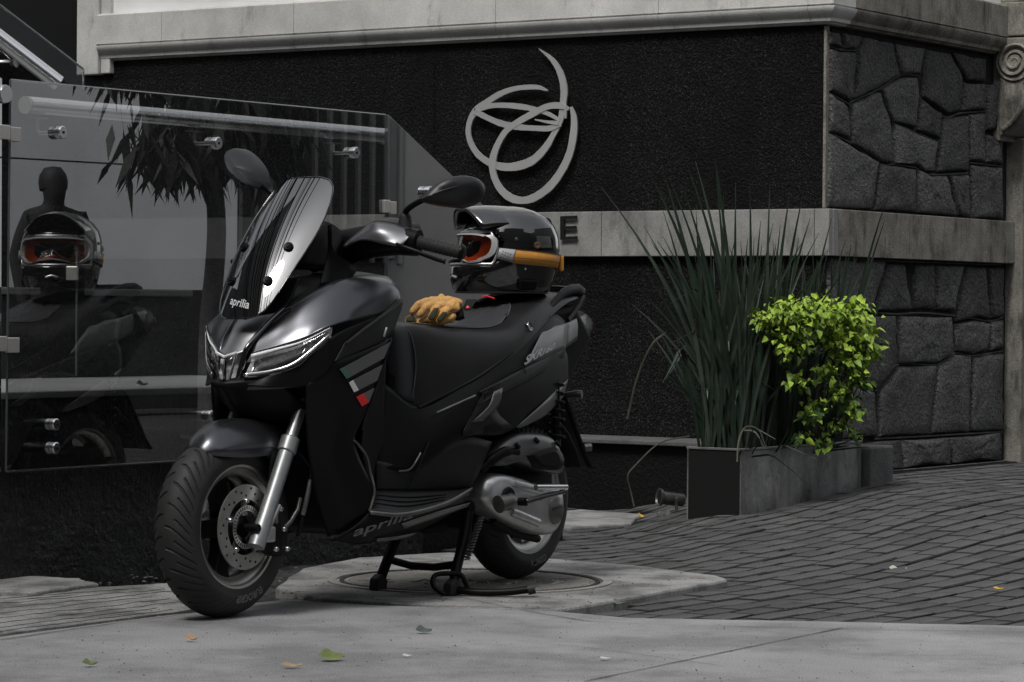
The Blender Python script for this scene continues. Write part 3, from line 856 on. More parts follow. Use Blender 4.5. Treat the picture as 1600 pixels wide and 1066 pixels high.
for (u, _o, z) in ((0.19,0,0.466), (0.191,0,0.399), (0.878,0,0.473), (0.879,0,0.399), (-0.319,0,0.471), (-0.319,0,0.408)):
    so = empty('standoff', (0, 0, 0), parent=gr)
    MB().lathe([(0, .016), (.014, .016), (.017, .013), (.017, .0), (0, 0)], WL((u, .001, z)) - LO, BN, 20).build('disc', M['steel'], so, smooth=40)
    MB().lathe([(0, .0175), (.005, .0175), (.005, .015)], WL((u, .001, z)) - LO, BN, 6).build('screw', M['inner'], so)
    MB().tube([WL((u, -.004, z)) - LO, WL((u, -.10, z)) - LO], .0155, 18).build('barrel', M['steel'], so, smooth=40)
def clip(u, z, w, h, o0=.012):
    c = empty('glass_clip', (0, 0, 0), parent=gr)
    for s in (-1, 1):
        MB().box(u + s * w * .5 - w * .48, u + s * w * .5 + w * .48, .001, o0, z - h * .5 - (.004 if s > 0 else 0), z + h * .5 - (.004 if s > 0 else 0), lambda v: WL(v) - LO).build('plate', M['steel_pale'], c, bevel=.002)
for q_, w_, h_ in (((1.791,0,1.136), .034, .042), ((-0.001,0,1.281), .042, .040), ((-0.008,0,0.695), .05, .042)): clip(q_[0], q_[2], w_, h_)
MB().lathe([(0, .02), (.024, .02), (.026, .015), (.026, .001)], WL((-0.027,0,1.386)) - LO, BN, 24).build('round_fixing', M['steel'], gr, smooth=40)
# second balustrade rising behind, top left
r2 = empty('upper_stair_railing', tuple(WL((.3, -1.3, .56))), label='steel handrail and glass pane of the upper stair flight, top left', cat='railing')
O2 = WL((.3, -1.3, .56))
def D(v): return Vector(v) - O2
MB().tube([D((-2.641,9.45,2.407)), D((-1.511,9.9,1.535))], .031, 24).build('handrail', M['steel'], r2, smooth=40)
gp = [D((-2.655,9.5,2.521)), D((-1.441,10,1.594)), D((-1.441,10,1.526)), D((-2.653,9.5,2.026))]
o = MB().add(gp, [(0, 1, 2, 3)]).build('glass_pane', M['glass'], r2)
MB().tube(gp[:2], .004, 5).tube(gp[1:3], .004, 5).build('polished_edge', M['glass_edge'], o)
bb = MB().tube([D((-1.715,9.85,1.603)), D((-1.652,9.85,1.605))], .006, 8).lathe([(0, 0), (.018, 0), (.018, .014), (0, .014)], D((-1.652,9.85,1.603)), (.9, -.4, 0), 18)
bb.build('bracket', M['steel'], r2, smooth=40)
MB().prism([D((-2.686,9.62,2.052)), D((-1.451,10.1,1.526)), D((-1.446,10.1,0.82)), D((-2.679,9.62,0.808))], -BN * .9).build('stair_flight', M['granite_dark'], r2)
r3 = empty('inner_glass_screen', tuple(WL((.3, -.7, .56))), label='low clear glass screen with small square clip inside the landing', cat='glass screen')
O3 = WL((.3, -.7, .56))
gp = [Vector(q) - O3 for q in ((-1.553,9.3,0.573), (-1.377,9.45,0.58), (-1.378,9.45,0.976), (-1.555,9.3,0.98))]
o = MB().add(gp, [(0, 1, 2, 3)]).build('glass_pane', M['clear'], r3)
MB().tube(gp[1:3], .004, 5).build('polished_edge', M['glass_edge'], o)
c0 = Vector((-1.387,9.43,0.905)) - O3
MB().box(-.020, .016, -.012, .012, -.022, .022, lambda v: c0 + v).build('clip', M['steel_pale'], r3, bevel=.003)

# ------------------------------------------------------------------ the scooter (local x forward, y to its left, z up, origin under the rear axle)
SO = Vector((.0143, 8.8528, 0))
SROT = math.atan2(-.8306, -.5569)
sc = empty('motor_scooter', tuple(SO), SROT, label='black maxi scooter with tall smoked windscreen parked on its centre stand', cat='scooter')

def tyre_mesh():
    R, r = .2365, .060
    NA, NC = 720, 72
    rows = []
    prof = []
    for i in range(NC + 1):
        v = -1 + 2 * i / NC
        a = v * 2.02
        # rounded section: (offset sideways, radius)
        y = .061 * math.sin(a) if abs(a) < 1.57 else math.copysign(.061 - .010 * (abs(a) - 1.57) ** 1.2, a)
        rr = R - .061 + .061 * math.cos(a) if abs(a) < 1.2 else None
        if rr is None:
            k = (abs(a) - 1.2) / (2.02 - 1.2)
            rr = (R - .061 + .061 * math.cos(1.2)) * (1 - k) + .160 * k
        prof.append((v, y, rr))
    NG = 26
    vs = []
    for j in range(NA):
        ph = 2 * math.pi * j / NA
        for v, y, rr in prof:
            d = 0
            av = abs(v)
            if .05 < av < .66:
                # long curved sipes alternating with short ones, mirrored and staggered across the crown
                w = (av - .05) / .61
                bend = .30 * (w ** 1.6) - .03
                q = (ph / (2 * math.pi) * NG + (.5 if v < 0 else 0) - bend * NG / 6.283 * 1.0) % 1
                g = min(q, 1 - q) * 2 * math.pi / NG * rr
                gq = abs(q - .5) * 2 * math.pi / NG * rr
                if g < .0032 and w < .93: d = max(d, 1)
                if gq < .0028 and .32 < w < .85: d = max(d, 1)
            rr2 = rr - .004 * d
            vs.append((rr2 * math.sin(ph), y * (1 - .0 * d), rr2 * math.cos(ph)))
    n = NC + 1
    fs = []
    for j in range(NA):
        q = (j + 1) % NA
        for i in range(NC): fs.append((j * n + i, q * n + i, q * n + i + 1, j * n + i + 1))
    me = bpy.data.meshes.new('tyre')
    me.from_pydata(vs, [], fs)
    me.materials.append(M['rubber'])
    me.polygons.foreach_set('use_smooth', [True] * len(me.polygons))
    me.set_sharp_from_angle(angle=RAD(35))
    return me
TYRE = tyre_mesh()
def wheel(loc, front):
    w = empty('wheel', loc, parent=sc)
    t = bpy.data.objects.new('tyre', TYRE); COL.objects.link(t); t.parent = w
    t.rotation_euler = (0, .1, 0)
    # rim barrel and machined lip
    for s in (1, -1):
        MB().lathe([(.1605, .049 * s), (.165, .053 * s), (.163, .056 * s), (.154, .054 * s), (.150, .046 * s), (.136, .040 * s), (.130, .030 * s)], (0, 0, 0), (0, 1, 0), 72).build('rim_lip', M['rim_edge'], w, smooth=40)
    MB().lathe([(.150, -.045), (.131, -.03), (.128, 0), (.131, .03), (.150, .045), (.152, 0)], (0, 0, 0), (0, 1, 0), 72, close=True).build('rim', M['alu_dark'], w, smooth=50)
    for k in range(5):
        a = 2 * math.pi * k / 5 + .35
        d = Vector((math.sin(a), 0, math.cos(a))); e = Vector((math.cos(a), 0, -math.sin(a)))
        mb = MB()
        rows = []
        for f, wd, th, oo in ((.03, .030, .02, .005), (.07, .026, .018, .008), (.11, .028, .017, .01), (.134, .036, .022, .012)):
            c = d * f + Vector((0, oo, 0))
            rows.append([c + e * wd + Vector((0, -th, 0)), c + e * wd * .85 + Vector((0, th, 0)), c - e * wd * .85 + Vector((0, th, 0)), c - e * wd + Vector((0, -th, 0))])
        mb.grid(rows, closed=True)
        mb.build('spoke', M['mattblack'], w, smooth=30, bevel=.004)
    MB().lathe([(0, -.06), (.03, -.06), (.04, -.045), (.042, .045), (.03, .062), (.012, .064), (0, .064)], (0, 0, 0), (0, 1, 0), 32).build('hub', M['mattblack'], w, smooth=40)
    if front:
        # drilled brake disc on its carrier, slotted sensor ring
        mb = MB().lathe([(.072, .072), (.110, .072), (.110, .076), (.072, .076)], (0, 0, 0), (0, 1, 0), 64, close=True)
        bd = mb.build('brake_disc', M['disc'], w, smooth=30)
        mb = MB()
        for k in range(30):
            a = 2 * math.pi * k / 30; r = (.081, .091, .101)[k % 3]
            mb.lathe([(0, .0768), (.0033, .0768), (.0033, .0745)], (r * math.sin(a), 0, r * math.cos(a)), (0, 1, 0), 8)
        mb.build('drill_holes', M['inner'], bd)
        mb = MB()
        for k in range(5):
            a = 2 * math.pi * k / 5
            d = Vector((math.sin(a), 0, math.cos(a))); e = Vector((math.cos(a), 0, -math.sin(a)))
            mb.prism([d * .03 + e * .012 + Vector((0, .066, 0)), d * .078 + e * .006 + Vector((0, .066, 0)), d * .078 - e * .006 + Vector((0, .066, 0)), d * .03 - e * .012 + Vector((0, .066, 0))], (0, .007, 0))
        mb.build('disc_carrier', M['alu_dark'], w)
        for k in range(5):
            a = 2 * math.pi * k / 5
            MB().lathe([(0, .083), (.006, .083), (.0075, .080), (.0075, .073)], (.068 * math.sin(a), 0, .068 * math.cos(a)), (0, 1, 0), 10).build('bolt', M['steel'], w, smooth=40)
        mb = MB().lathe([(.043, .078), (.056, .078), (.056, .0795), (.043, .0795)], (0, 0, 0), (0, 1, 0), 48, close=True)
        ring = mb.build('sensor_ring', M['alu'], w)
        mb = MB()
        for k in range(36):
            a = 2 * math.pi * k / 36
            d = Vector((math.sin(a), 0, math.cos(a))); e = Vector((math.cos(a), 0, -math.sin(a)))
            mb.prism([d * .0455 + e * .0014 + Vector((0, .0797, 0)), d * .0535 + e * .0014 + Vector((0, .0797, 0)), d * .0535 - e * .0014 + Vector((0, .0797, 0)), d * .0455 - e * .0014 + Vector((0, .0797, 0))], (0, .0006, 0))
        mb.build('slot', M['inner'], ring)
    # raised maker's name on the sidewall
    txt = 'EUROGRIP' if front else 'CONTA'
    a0, a1 = (3.62, 3.05) if front else (3.55, 3.10)
    def fn(u, v):
        a = a0 + (a1 - a0) * u; r = .177 + .020 * v
        yy = .0590 - .001 * v
        return Vector((r * math.sin(a), yy + .003, r * math.cos(a)))
    text_quad(txt, 0, 0, 0, 0, M['tyre_print'], w, .015, 0, 0, 'lettering', fn)
    if front:
        text_quad('2 IN 1', 0, 0, 0, 0, M['white'], w, .0, 0, 0, 'lettering', lambda u, v: Vector(((.135 + .008 * v) * math.sin(3.55 - .22 * u), .046 + .003 * v, (.135 + .008 * v) * math.cos(3.55 - .22 * u)))) if False else None
    return w
wheel((1.361, 0, .2365), True)
wheel((0.0, 0, .2415), False)

# ---- fork
for s in (1, -1):
    fk = empty('fork_leg', (0, 0, 0), parent=sc)
    b_, t_ = Vector((1.345, .105 * s, .205)), Vector((1.150, .105 * s, .585))
    d = (t_ - b_).normalized()
    MB().tube([b_ - d * .02, b_ + d * .045, b_ + d * .06, b_ + d * .255], [.022, .022, .0205, .0205], 20).build('slider', M['fork'], fk, smooth=40)
    MB().tube([b_ + d * .248, b_ + d * .29], .025, 20).build('dust_seal', M['fork'], fk, smooth=40, bevel=.003)
    MB().tube([b_ + d * .285, b_ + d * .45], .0165, 18).build('stanchion', M['alu'], fk, smooth=40)
    MB().tube([Vector((1.361, .075 * s, .2365)), Vector((1.361, .119 * s, .2365))], .010, 14).build('axle_end', M['mattblack'], fk, smooth=40)
    mb = MB()
    pt = b_ + d * .02 + Vector((-.03, 0, -.005))
    mb.box(-.018, .02, -.014, .014, -.022, .02, lambda v: pt + v)
    mb.build('axle_clamp', M['alu'], fk, bevel=.006)
MB().tube([(1.17, -.11, .55), (1.17, .11, .55)], .022, 12).build('fork_yoke', M['inner'], sc, smooth=40)
# caliper with its bolts, hose and bracket
cal = empty('brake_caliper', (1.268, .080, .205), parent=sc)
mb = MB()
rows = []
for k, (x, hw, z0, z1) in enumerate(((.045, .020, -.022, .03), (.02, .028, -.042, .04), (-.015, .030, -.05, .035), (-.042, .026, -.042, .02), (-.055, .018, -.03, .006))):
    rows.append([(x, -hw, z0), (x, hw, z0), (x, hw, z1), (x, -hw, z1)])
mb.grid(rows, closed=True)
mb.add(rows[0], [(0, 1, 2, 3)]); mb.add(rows[-1], [(3, 2, 1, 0)])
mb.build('caliper_body', M['mattblack'], cal, bevel=.006)
for (x, z) in ((.03, .018), (.012, -.028), (-.02, .022), (-.035, -.03), (.045, .06), (-.005, .075)):
    MB().lathe([(0, .012), (.005, .012), (.0075, .009), (.0075, 0)], (x, .026, z), (0, 1, 0), 12).build('bolt', M['steel'], cal, smooth=40)
MB().tube([(.04, .03, .03), (.0, .032, .085)], .007, 10).build('slide_pin', M['alu'], cal, smooth=40)
MB().tube([(-.02, .02, .015), (-.05, .03, .04), (-.075, .034, .07), (-.085, .034, .10)], [.007, .006, .006, .006], 10).build('hose_union', M['alu_dark'], cal, smooth=50)
MB().tube(spline([(1.185,0.11,0.205), (1.177,0.12,0.268), (1.165,0.125,0.318), (1.152,0.125,0.359), (1.147,0.12,0.435), (1.145,0.11,0.481), (1.136,0.09,0.517)], 6), .0062, 10).build('brake_hose', M['mattblack'], sc, smooth=60)
MB().tube(spline([(1.182,0.122,0.26), (1.176,0.125,0.285), (1.168,0.127,0.315), (1.157,0.127,0.351)], 5), .0068, 10).build('hose_sleeve', M['alu_dark'], sc, smooth=60)
# fork-side fender bracket
o = MB().prism([(1.273,0.088,0.426), (1.149,0.088,0.457), (1.168,0.088,0.404), (1.197,0.088,0.365), (1.237,0.088,0.313), (1.284,0.088,0.286), (1.28,0.088,0.355)], (0, -.006, 0)).build('fender_stay', M['mattblack'], sc, bevel=.003)
for q in ((1.24,0.09,0.383), (1.274,0.09,0.325)):
    MB().lathe([(0, .006), (.005, .006), (.007, .003), (.007, 0)], q, (0, 1, 0), 12).build('bolt', M['gloss'], sc, smooth=40)
# ---- front fender
st = [(1.482, .427, .012, .423), (1.468, .452, .040, .424), (1.44, .480, .064, .420), (1.38, .505, .078, .416), (1.30, .512, .084, .417), (1.22, .506, .086, .424), (1.15, .486, .085, .415), (1.09, .445, .082, .37), (1.05, .385, .078, .32)]
rows = []
for s_, zc, w, zs in st:
    r = []
    for k in range(13):
        a = -1 + k / 6
        r.append(Vector((s_, w * math.copysign(abs(a) ** .8, a), zs + (zc - zs) * (1 - abs(a) ** 2.6))))
    rows.append(r)
g = [spline([r[k] for r in rows], 5) for k in range(13)]
MB().grid(g).build('front_fender', M['paint'], sc, smooth=60, solid=.004)

# ---- windscreen
WT = [(.770, .030), (.778, .056), (.793, .074), (.82, .088), (.86, .0975), (.90, .106), (.95, .115), (1.0, .1195), (1.04, .118), (1.08, .111), (1.11, .1015), (1.13, .090), (1.143, .074), (1.150, .050)]
def scr_w(z):
    for a_, b_ in zip(WT, WT[1:]):
        if z <= b_[0]: return a_[1] + (b_[1] - a_[1]) * max(0, (z - a_[0]) / (b_[0] - a_[0]))
    return WT[-1][1]
def scr_pt(z, t):
    """point on the curved screen at height z and side offset t"""
    return Vector((-.967 * z * z + 1.0965 * z + 1.0485 - 3.7 * t * t, t, z))
zr = [.770, .774, .778, .785] + [.793 + .0119 * k for k in range(29)] + [1.136, 1.143, 1.147, 1.150]
rows = [[scr_pt(z, scr_w(z) * k / 12) for k in range(-12, 13)] for z in zr]
scrn = MB().grid(rows).build('windscreen', M['smoke'], sc, smooth=180)
rim = [r[0] for r in rows] + rows[-1][1:-1] + [r[-1] for r in rows[::-1]]
MB().tube(rim, .002, 6).build('screen_edge', M['gloss'], scrn, smooth=60)
# inner black mount seen through the screen
rows2 = [[Vector((p.x - .02, p.y * .72, p.z)) for p in r] for r in rows[2:18]]
MB().grid(rows2).build('screen_mount', M['mattblack'], sc, smooth=180, solid=.006)
for (zz, t) in ((.960, .074), (.960, -.074), (.870, .060), (.870, -.060)):
    q = scr_pt(zz, t)
    nrm = Vector((.80, t * 3.2, .50)).normalized()
    sw = empty('screen_screw', tuple(q), parent=sc)
    MB().lathe([(0, .010), (.0045, .010), (.0055, .007), (.011, .008), (.0135, .004), (.0135, -.004)], (0, 0, 0), nrm, 20).build('rubber_collar', M['mattblack'], sw, smooth=40)
    MB().lathe([(0, .0085), (.0035, .0085), (.0045, .010), (.0045, .004)], (0, 0, 0), nrm, 12).build('screw_head', M['alu_dark'], sw, smooth=40)
zt = .803
text_quad('aprilia', 0, 0, 0, 0, M['white'], scrn, .012, 0, 0, 'lettering', lambda u, v: scr_pt(zt - .012 * u + .028 * v - .002, -.030 + .066 * u) + Vector((.0035, 0, .002)))

# ---- nose, cowl, bars, lamps
nose = [[(1.299,-0.048,0.787), (1.296,-0.02,0.764), (1.288,0.02,0.764), (1.205,0.056,0.791)],
        [(1.314,-0.046,0.752), (1.309,-0.018,0.735), (1.287,0.02,0.734), (1.25,0.052,0.759)],
        [(1.326,-0.042,0.718), (1.321,-0.014,0.702), (1.308,0.02,0.703), (1.292,0.045,0.718)],
        [(1.336,-0.036,0.697), (1.347,-0.01,0.684), (1.345,0.012,0.681), (1.322,0.036,0.691)]]
sym = []
for (s0, s1, z0, w) in ((1.205, 1.235, .790, .062), (1.255, 1.283, .757, .054), (1.294, 1.318, .718, .047), (1.328, 1.346, .686, .038)):
    sym.append([Vector((s0 + (s1 - s0) * (1 - (k / 4) ** 2), w * k / 4, z0 + (.008 if abs(k) == 4 else -.002 * (4 - abs(k))) * 0 - .012 * (1 - (k / 4) ** 2))) for k in range(-4, 5)])
patch('nose_panel', sym, M['paint2'], sc, 3, 6, mirror=False, thick=.005)
sym2 = [[Vector((p.x - .03 - .02 * i, p.y * 1.15, p.z + .03 + .03 * i)) for p in sym[0]] for i in (2, 1, 0)]
patch('upper_nose', sym2 + [sym[0]], M['mattblack'], sc, 3, 4, mirror=False, thick=.004)
for s in (1, -1):
    bar = spline([Vector((p[0], p[1] * s, p[2])) for p in ((1.196,0.083,0.805), (1.208,0.071,0.795), (1.25,0.058,0.763), (1.299,0.049,0.72), (1.324,0.042,0.69), (1.337,0.036,0.645), (1.341,0.031,0.617), (1.341,0.018,0.602))], 5)
    MB().tube(bar, .0075, 10, flat=.75).build('nose_bar', M['gloss'], sc, smooth=60)
cowl = [[(1.285,0.048,0.724), (1.182,0.055,0.791), (1.122,0.08,0.834), (1.032,0.1,0.871), (0.94,0.105,0.884), (0.81,0.105,0.889), (0.766,0.11,0.871)],
        [(1.298,0.05,0.706), (1.222,0.078,0.771), (1.167,0.115,0.82), (1.089,0.15,0.862), (1.012,0.17,0.876), (0.897,0.18,0.874), (0.844,0.18,0.854)],
        [(1.308,0.052,0.693), (1.258,0.09,0.723), (1.209,0.14,0.759), (1.15,0.182,0.789), (1.054,0.202,0.818), (0.941,0.206,0.84), (0.857,0.196,0.835)],
        [(1.316,0.054,0.683), (1.273,0.1,0.699), (1.228,0.155,0.719), (1.179,0.205,0.754), (1.068,0.213,0.773), (0.972,0.213,0.785), (0.871,0.204,0.816)]]
patch('front_cowl', cowl, M['paint'], sc, 6, 6)
# top deck joining both cowls under the bars
dk = [[Vector(p) for p in cowl[0]], [Vector((p[0] + .0, 0, p[2] + .012)) for p in cowl[0]]]
patch('dash_deck', [dk[0], dk[1], [Vector((p.x, -p.y, p.z)) for p in dk[0]]], M['mattblack'], sc, 4, 4, mirror=False)
low = [[(1.32,0.056,0.615), (1.294,0.105,0.629), (1.247,0.145,0.653), (1.217,0.17,0.683), (1.18,0.206,0.724), (1.11,0.213,0.751), (0.974,0.214,0.783)],
       [(1.333,0.058,0.609), (1.298,0.108,0.611), (1.237,0.15,0.624), (1.205,0.182,0.651), (1.176,0.207,0.69), (1.125,0.214,0.728), (0.981,0.215,0.78)],
       [(1.346,0.06,0.601), (1.3,0.11,0.595), (1.22,0.158,0.601), (1.188,0.192,0.628), (1.166,0.208,0.661), (1.131,0.214,0.709), (0.987,0.215,0.777)]]
patch('cowl_side', low, M['mattblack'], sc, 5, 4)
glove = [[(1.133,0.216,0.711), (1.058,0.218,0.748), (0.979,0.218,0.783), (0.878,0.207,0.828)],
         [(1.152,0.214,0.686), (1.076,0.219,0.714), (0.976,0.22,0.751), (0.865,0.208,0.816)],
         [(1.17,0.211,0.661), (1.085,0.218,0.686), (0.979,0.219,0.714), (0.918,0.214,0.737)]]
patch('glovebox_panel', glove, M['texplastic'], sc, 6, 4)
mb_l = spline([(1.132,0.222,0.709), (1.059,0.223,0.744), (0.98,0.223,0.778), (0.879,0.212,0.818)], 5)
for s in (1, -1):
    MB().tube([Vector((p.x, p.y * s, p.z)) for p in mb_l], .0035, 6).build('panel_ridge', M['texplastic'], sc, smooth=60)
MB().tube([(0.958,0.224,0.751), (0.964,0.224,0.739), (0.967,0.222,0.727)], .003, 6).build('latch', M['alu'], sc, smooth=60)
LTOP = [(1.316,0.054,0.683), (1.273,0.1,0.699), (1.228,0.155,0.719), (1.179,0.205,0.753)]
LBOT = [(1.344,0.05,0.622), (1.291,0.1,0.632), (1.248,0.148,0.656), (1.184,0.205,0.726)]
for s in (1, -1):
    F = lambda p, dx=0., dy=0., dz=0.: Vector((p[0] + dx, (p[1] + dy) * s, p[2] + dz))
    hl = empty('headlamp', (0, 0, 0), parent=sc)
    tp, bt = [F(p) for p in LTOP], [F(p) for p in LBOT]
    md = [a.lerp(b, .5) + Vector((.008, 0, 0)) for a, b in zip(tp, bt)]
    MB().grid(surf([tp, md, bt], 5, 4)).build('lens', M['clear'], hl, smooth=180)
    back = lambda p, k: p + Vector((-.020 * k, -.006 * k * s, 0))
    g = surf([[back(p, .6) for p in tp], [back(p, 1.3) for p in md], [back(p, .6) for p in bt]], 6, 5)
    for j, r in enumerate(g):
        for i, p in enumerate(r): p += Vector((.006 * noise.noise(p * 70 + Vector((s, 0, 0))), 0, .004 * noise.noise(p * 60)))
    MB().grid(g).build('reflector', M['chrome_lamp'], hl)
    # light guide along the top edge, bright trim below, bowl of the low beam
    a = spline([F(p, .003, .002, -.002) for p in LTOP], 6)
    b = spline([F(p, .004, .002, -.013 + .003 * i) for i, p in enumerate(LTOP)], 6)
    MB().grid([a, b]).build('light_guide', M['lamp_white'], hl, smooth=60, solid=.004)
    a = spline([F(p, .003, .002, .003) for p in LBOT], 6)
    b = spline([F(p, .003, .002, .009) for p in LBOT], 6)
    MB().grid([a, b]).build('lower_trim', M['chrome'], hl, smooth=60, solid=.003)
    MB().tube(spline([F((1.307,0.058,0.677), -.012), F((1.318,0.054,0.648), -.014), F((1.328,0.054,0.627), -.010)], 4), .004, 8).build('inner_trim', M['chrome'], hl, smooth=60)
    MB().tube(spline([F((1.223,0.155,0.711), -.012), F((1.235,0.152,0.691), -.016), F((1.259,0.146,0.661), -.012)], 4), .0045, 8).build('inner_trim', M['chrome'], hl, smooth=60)
    gg = surf([[F((1.301,0.066,0.677), -.006), F((1.274,0.103,0.689), -.006), F((1.243,0.142,0.702), -.006)], [F((1.307,0.066,0.66), -.014), F((1.279,0.103,0.667), -.016), F((1.249,0.142,0.682), -.014)], [F((1.312,0.066,0.64), -.006), F((1.284,0.103,0.647), -.006), F((1.259,0.142,0.666), -.006)]], 10, 8)
    for j, r in enumerate(gg):
        for i, p in enumerate(r): p += Vector((.0045 * ((i + j) % 2), 0, 0))
    MB().grid(gg).build('bulb_bowl', M['chrome_lamp'], hl)
    MB().tube(spline([F((1.345,0.053,0.619)), F((1.294,0.103,0.628)), F((1.248,0.15,0.651)), F((1.217,0.172,0.683)), F((1.184,0.207,0.723))], 5), .003, 6).build('bezel', M['gloss'], hl, smooth=60)
# centre lamp
cl = empty('centre_lamp', (0, 0, 0), parent=sc)
g = [[Vector((1.352 + .010 * (1 - (k / 3) ** 2), .034 * k / 3, .684 - .010 * (1 - abs(k) / 3))) for k in range(-3, 4)], [Vector((1.362 + .014 * (1 - (k / 3) ** 2), .032 * k / 3, .655)) for k in range(-3, 4)], [Vector((1.360 + .010 * (1 - (k / 3) ** 2), .018 * k / 3, .612)) for k in range(-3, 4)]]
MB().grid(surf(g, 4, 5)).build('lens', M['clear'], cl, smooth=180)
gb = [[p + Vector((-.03, 0, 0)) for p in r] for r in g]
for p in gb[1]: p.x -= .02
MB().grid(surf(gb, 3, 4)).build('reflector', M['chrome_lamp'], cl)
for s in (1, -1):
    MB().tube([(1.352, .034 * s, .683), (1.36, .017 * s, .613)], .003, 6).build('trim', M['chrome'], cl)
MB().tube([(1.352, -.034, .684), (1.36, 0, .673), (1.352, .034, .684)], .004, 6).build('light_guide', M['lamp_white'], cl)
MB().tube([(1.368, .002, .668), (1.371, 0, .63), (1.366, 0, .617)], .006, 6).build('prism', M['chrome_lamp'], cl)
# lower beak: rows from lamp base down to the chin
bk = []
for (s0, s1, w, z) in ((1.365, 1.31, .050, .610), (1.372, 1.29, .10, .598), (1.352, 1.25, .115, .575), (1.325, 1.20, .125, .545), (1.28, 1.14, .135, .515), (1.22, 1.09, .14, .49)):
    bk.append([Vector((s1 + (s0 - s1) * (1 - abs(k / 4) ** 1.6), w * k / 4, z + .004 * abs(k))) for k in range(-4, 5)])
patch('lower_beak', bk, M['mattblack'], sc, 4, 4, mirror=False)
bz = [[Vector((1.362, 0, .598)), Vector((1.340, .05, .598)), Vector((1.285, .10, .604)), Vector((1.20, .15, .612))], [Vector((1.352, 0, .586)), Vector((1.325, .055, .586)), Vector((1.265, .11, .592)), Vector((1.18, .155, .598))]]
patch('chin_lip', bz, M['paint'], sc, 5, 3)
# ---- leg shield side, with its three stripes
leg = [[(1.22,0.158,0.601), (1.164,0.207,0.661), (1.071,0.215,0.689), (0.923,0.215,0.724)],
       [(1.216,0.156,0.538), (1.15,0.205,0.588), (1.069,0.215,0.607), (0.985,0.215,0.616)],
       [(1.202,0.15,0.454), (1.158,0.2,0.501), (1.103,0.212,0.517), (1.019,0.212,0.531)],
       [(1.178,0.145,0.37), (1.158,0.188,0.404), (1.119,0.2,0.426), (1.074,0.206,0.452)],
       [(1.137,0.135,0.284), (1.11,0.178,0.301), (1.048,0.194,0.312), (0.978,0.201,0.316)],
       [(1.072,0.12,0.199), (1.058,0.16,0.213), (1.028,0.18,0.238), (0.991,0.196,0.264)]]
patch('leg_shield', leg, M['mattblack'], sc, 5, 5)
STR = [((1.154,0.214,0.643), (1.124,0.215,0.617), (0.965,0.218,0.67), (0.934,0.218,0.714), (1.134,0.215,0.649), (1.105,0.216,0.624), 'green'),
       ((1.114,0.215,0.607), (1.092,0.215,0.582), (0.994,0.218,0.611), (0.971,0.218,0.653), (1.098,0.216,0.614), (1.073,0.216,0.587), 'white'),
       ((1.083,0.216,0.569), (1.057,0.215,0.544), (1.028,0.216,0.553), (1.005,0.217,0.592), (1.054,0.217,0.578), (1.029,0.217,0.554), 'red')]
for a, b, c, d, e, f, colr in STR:
    for s in (1, -1):
        V = lambda p: Vector((p[0], (p[1] + .0035) * s, p[2]))
        MB().add([V(e), V(f), V(c), V(d)], [(0, 1, 2, 3)]).build('stripe', M['stripe'], sc, solid=.001)
        MB().add([V(a), V(b), V(f), V(e)], [(0, 1, 2, 3)]).build('stripe_tip', M[colr], sc, solid=.001)
for s in (1, -1):
    MB().tube([Vector((p.x, p.y * s, p.z)) for p in spline([(0.927,0.218,0.722), (0.966,0.218,0.644), (1.002,0.216,0.572), (1.031,0.213,0.518), (1.044,0.21,0.481)], 5)], .003, 6).build('shield_edge', M['mattblack'], sc, smooth=60)
    MB().tube([Vector((p.x, p.y * s, p.z)) for p in spline([(1.076,0.207,0.455), (1.049,0.206,0.438), (1.015,0.204,0.408), (0.993,0.203,0.356), (0.978,0.203,0.316), (0.988,0.2,0.279), (0.993,0.198,0.264)], 5)], .0042, 6).build('shield_lip', M['alu_dark'], sc, smooth=60)
# inner leg shield facing the rider and the dark core behind the fork
inn = [[Vector((.93, .2, .72)), Vector((.86, .08, .74)), Vector((.86, -.08, .74)), Vector((.93, -.2, .72))],
       [Vector((.99, .2, .56)), Vector((.90, .09, .55)), Vector((.90, -.09, .55)), Vector((.99, -.2, .56))],
       [Vector((1.03, .2, .44)), Vector((.93, .09, .42)), Vector((.93, -.09, .42)), Vector((1.03, -.2, .44))],
       [Vector((.97, .2, .30)), Vector((.95, .09, .30)), Vector((.95, -.09, .30)), Vector((.97, -.2, .30))]]
patch('inner_shield', inn, M['texplastic'], sc, 4, 4, mirror=False)
def prof_core(name, prof, w, m, bev=.02):
    pts = [(s_, -w, z) for s_, z in prof]
    return MB().prism(pts, (0, 2 * w, 0)).build(name, m, sc, bevel=bev)
prof_core('front_core', [(1.24, .64), (1.14, .52), (1.08, .38), (1.06, .22), (.92, .19), (.80, .24), (.82, .5), (.80, .80), (.95, .86), (1.10, .80)], .125, M['inner'])
prof_core('rear_core', [(.72, .70), (.80, .30), (.98, .22), (.95, .19), (.55, .19), (.44, .30), (.40, .42), (.10, .46), (-.16, .60), (-.28, .72), (-.18, .82), (.1, .79), (.30, .70)], .095, M['inner'])
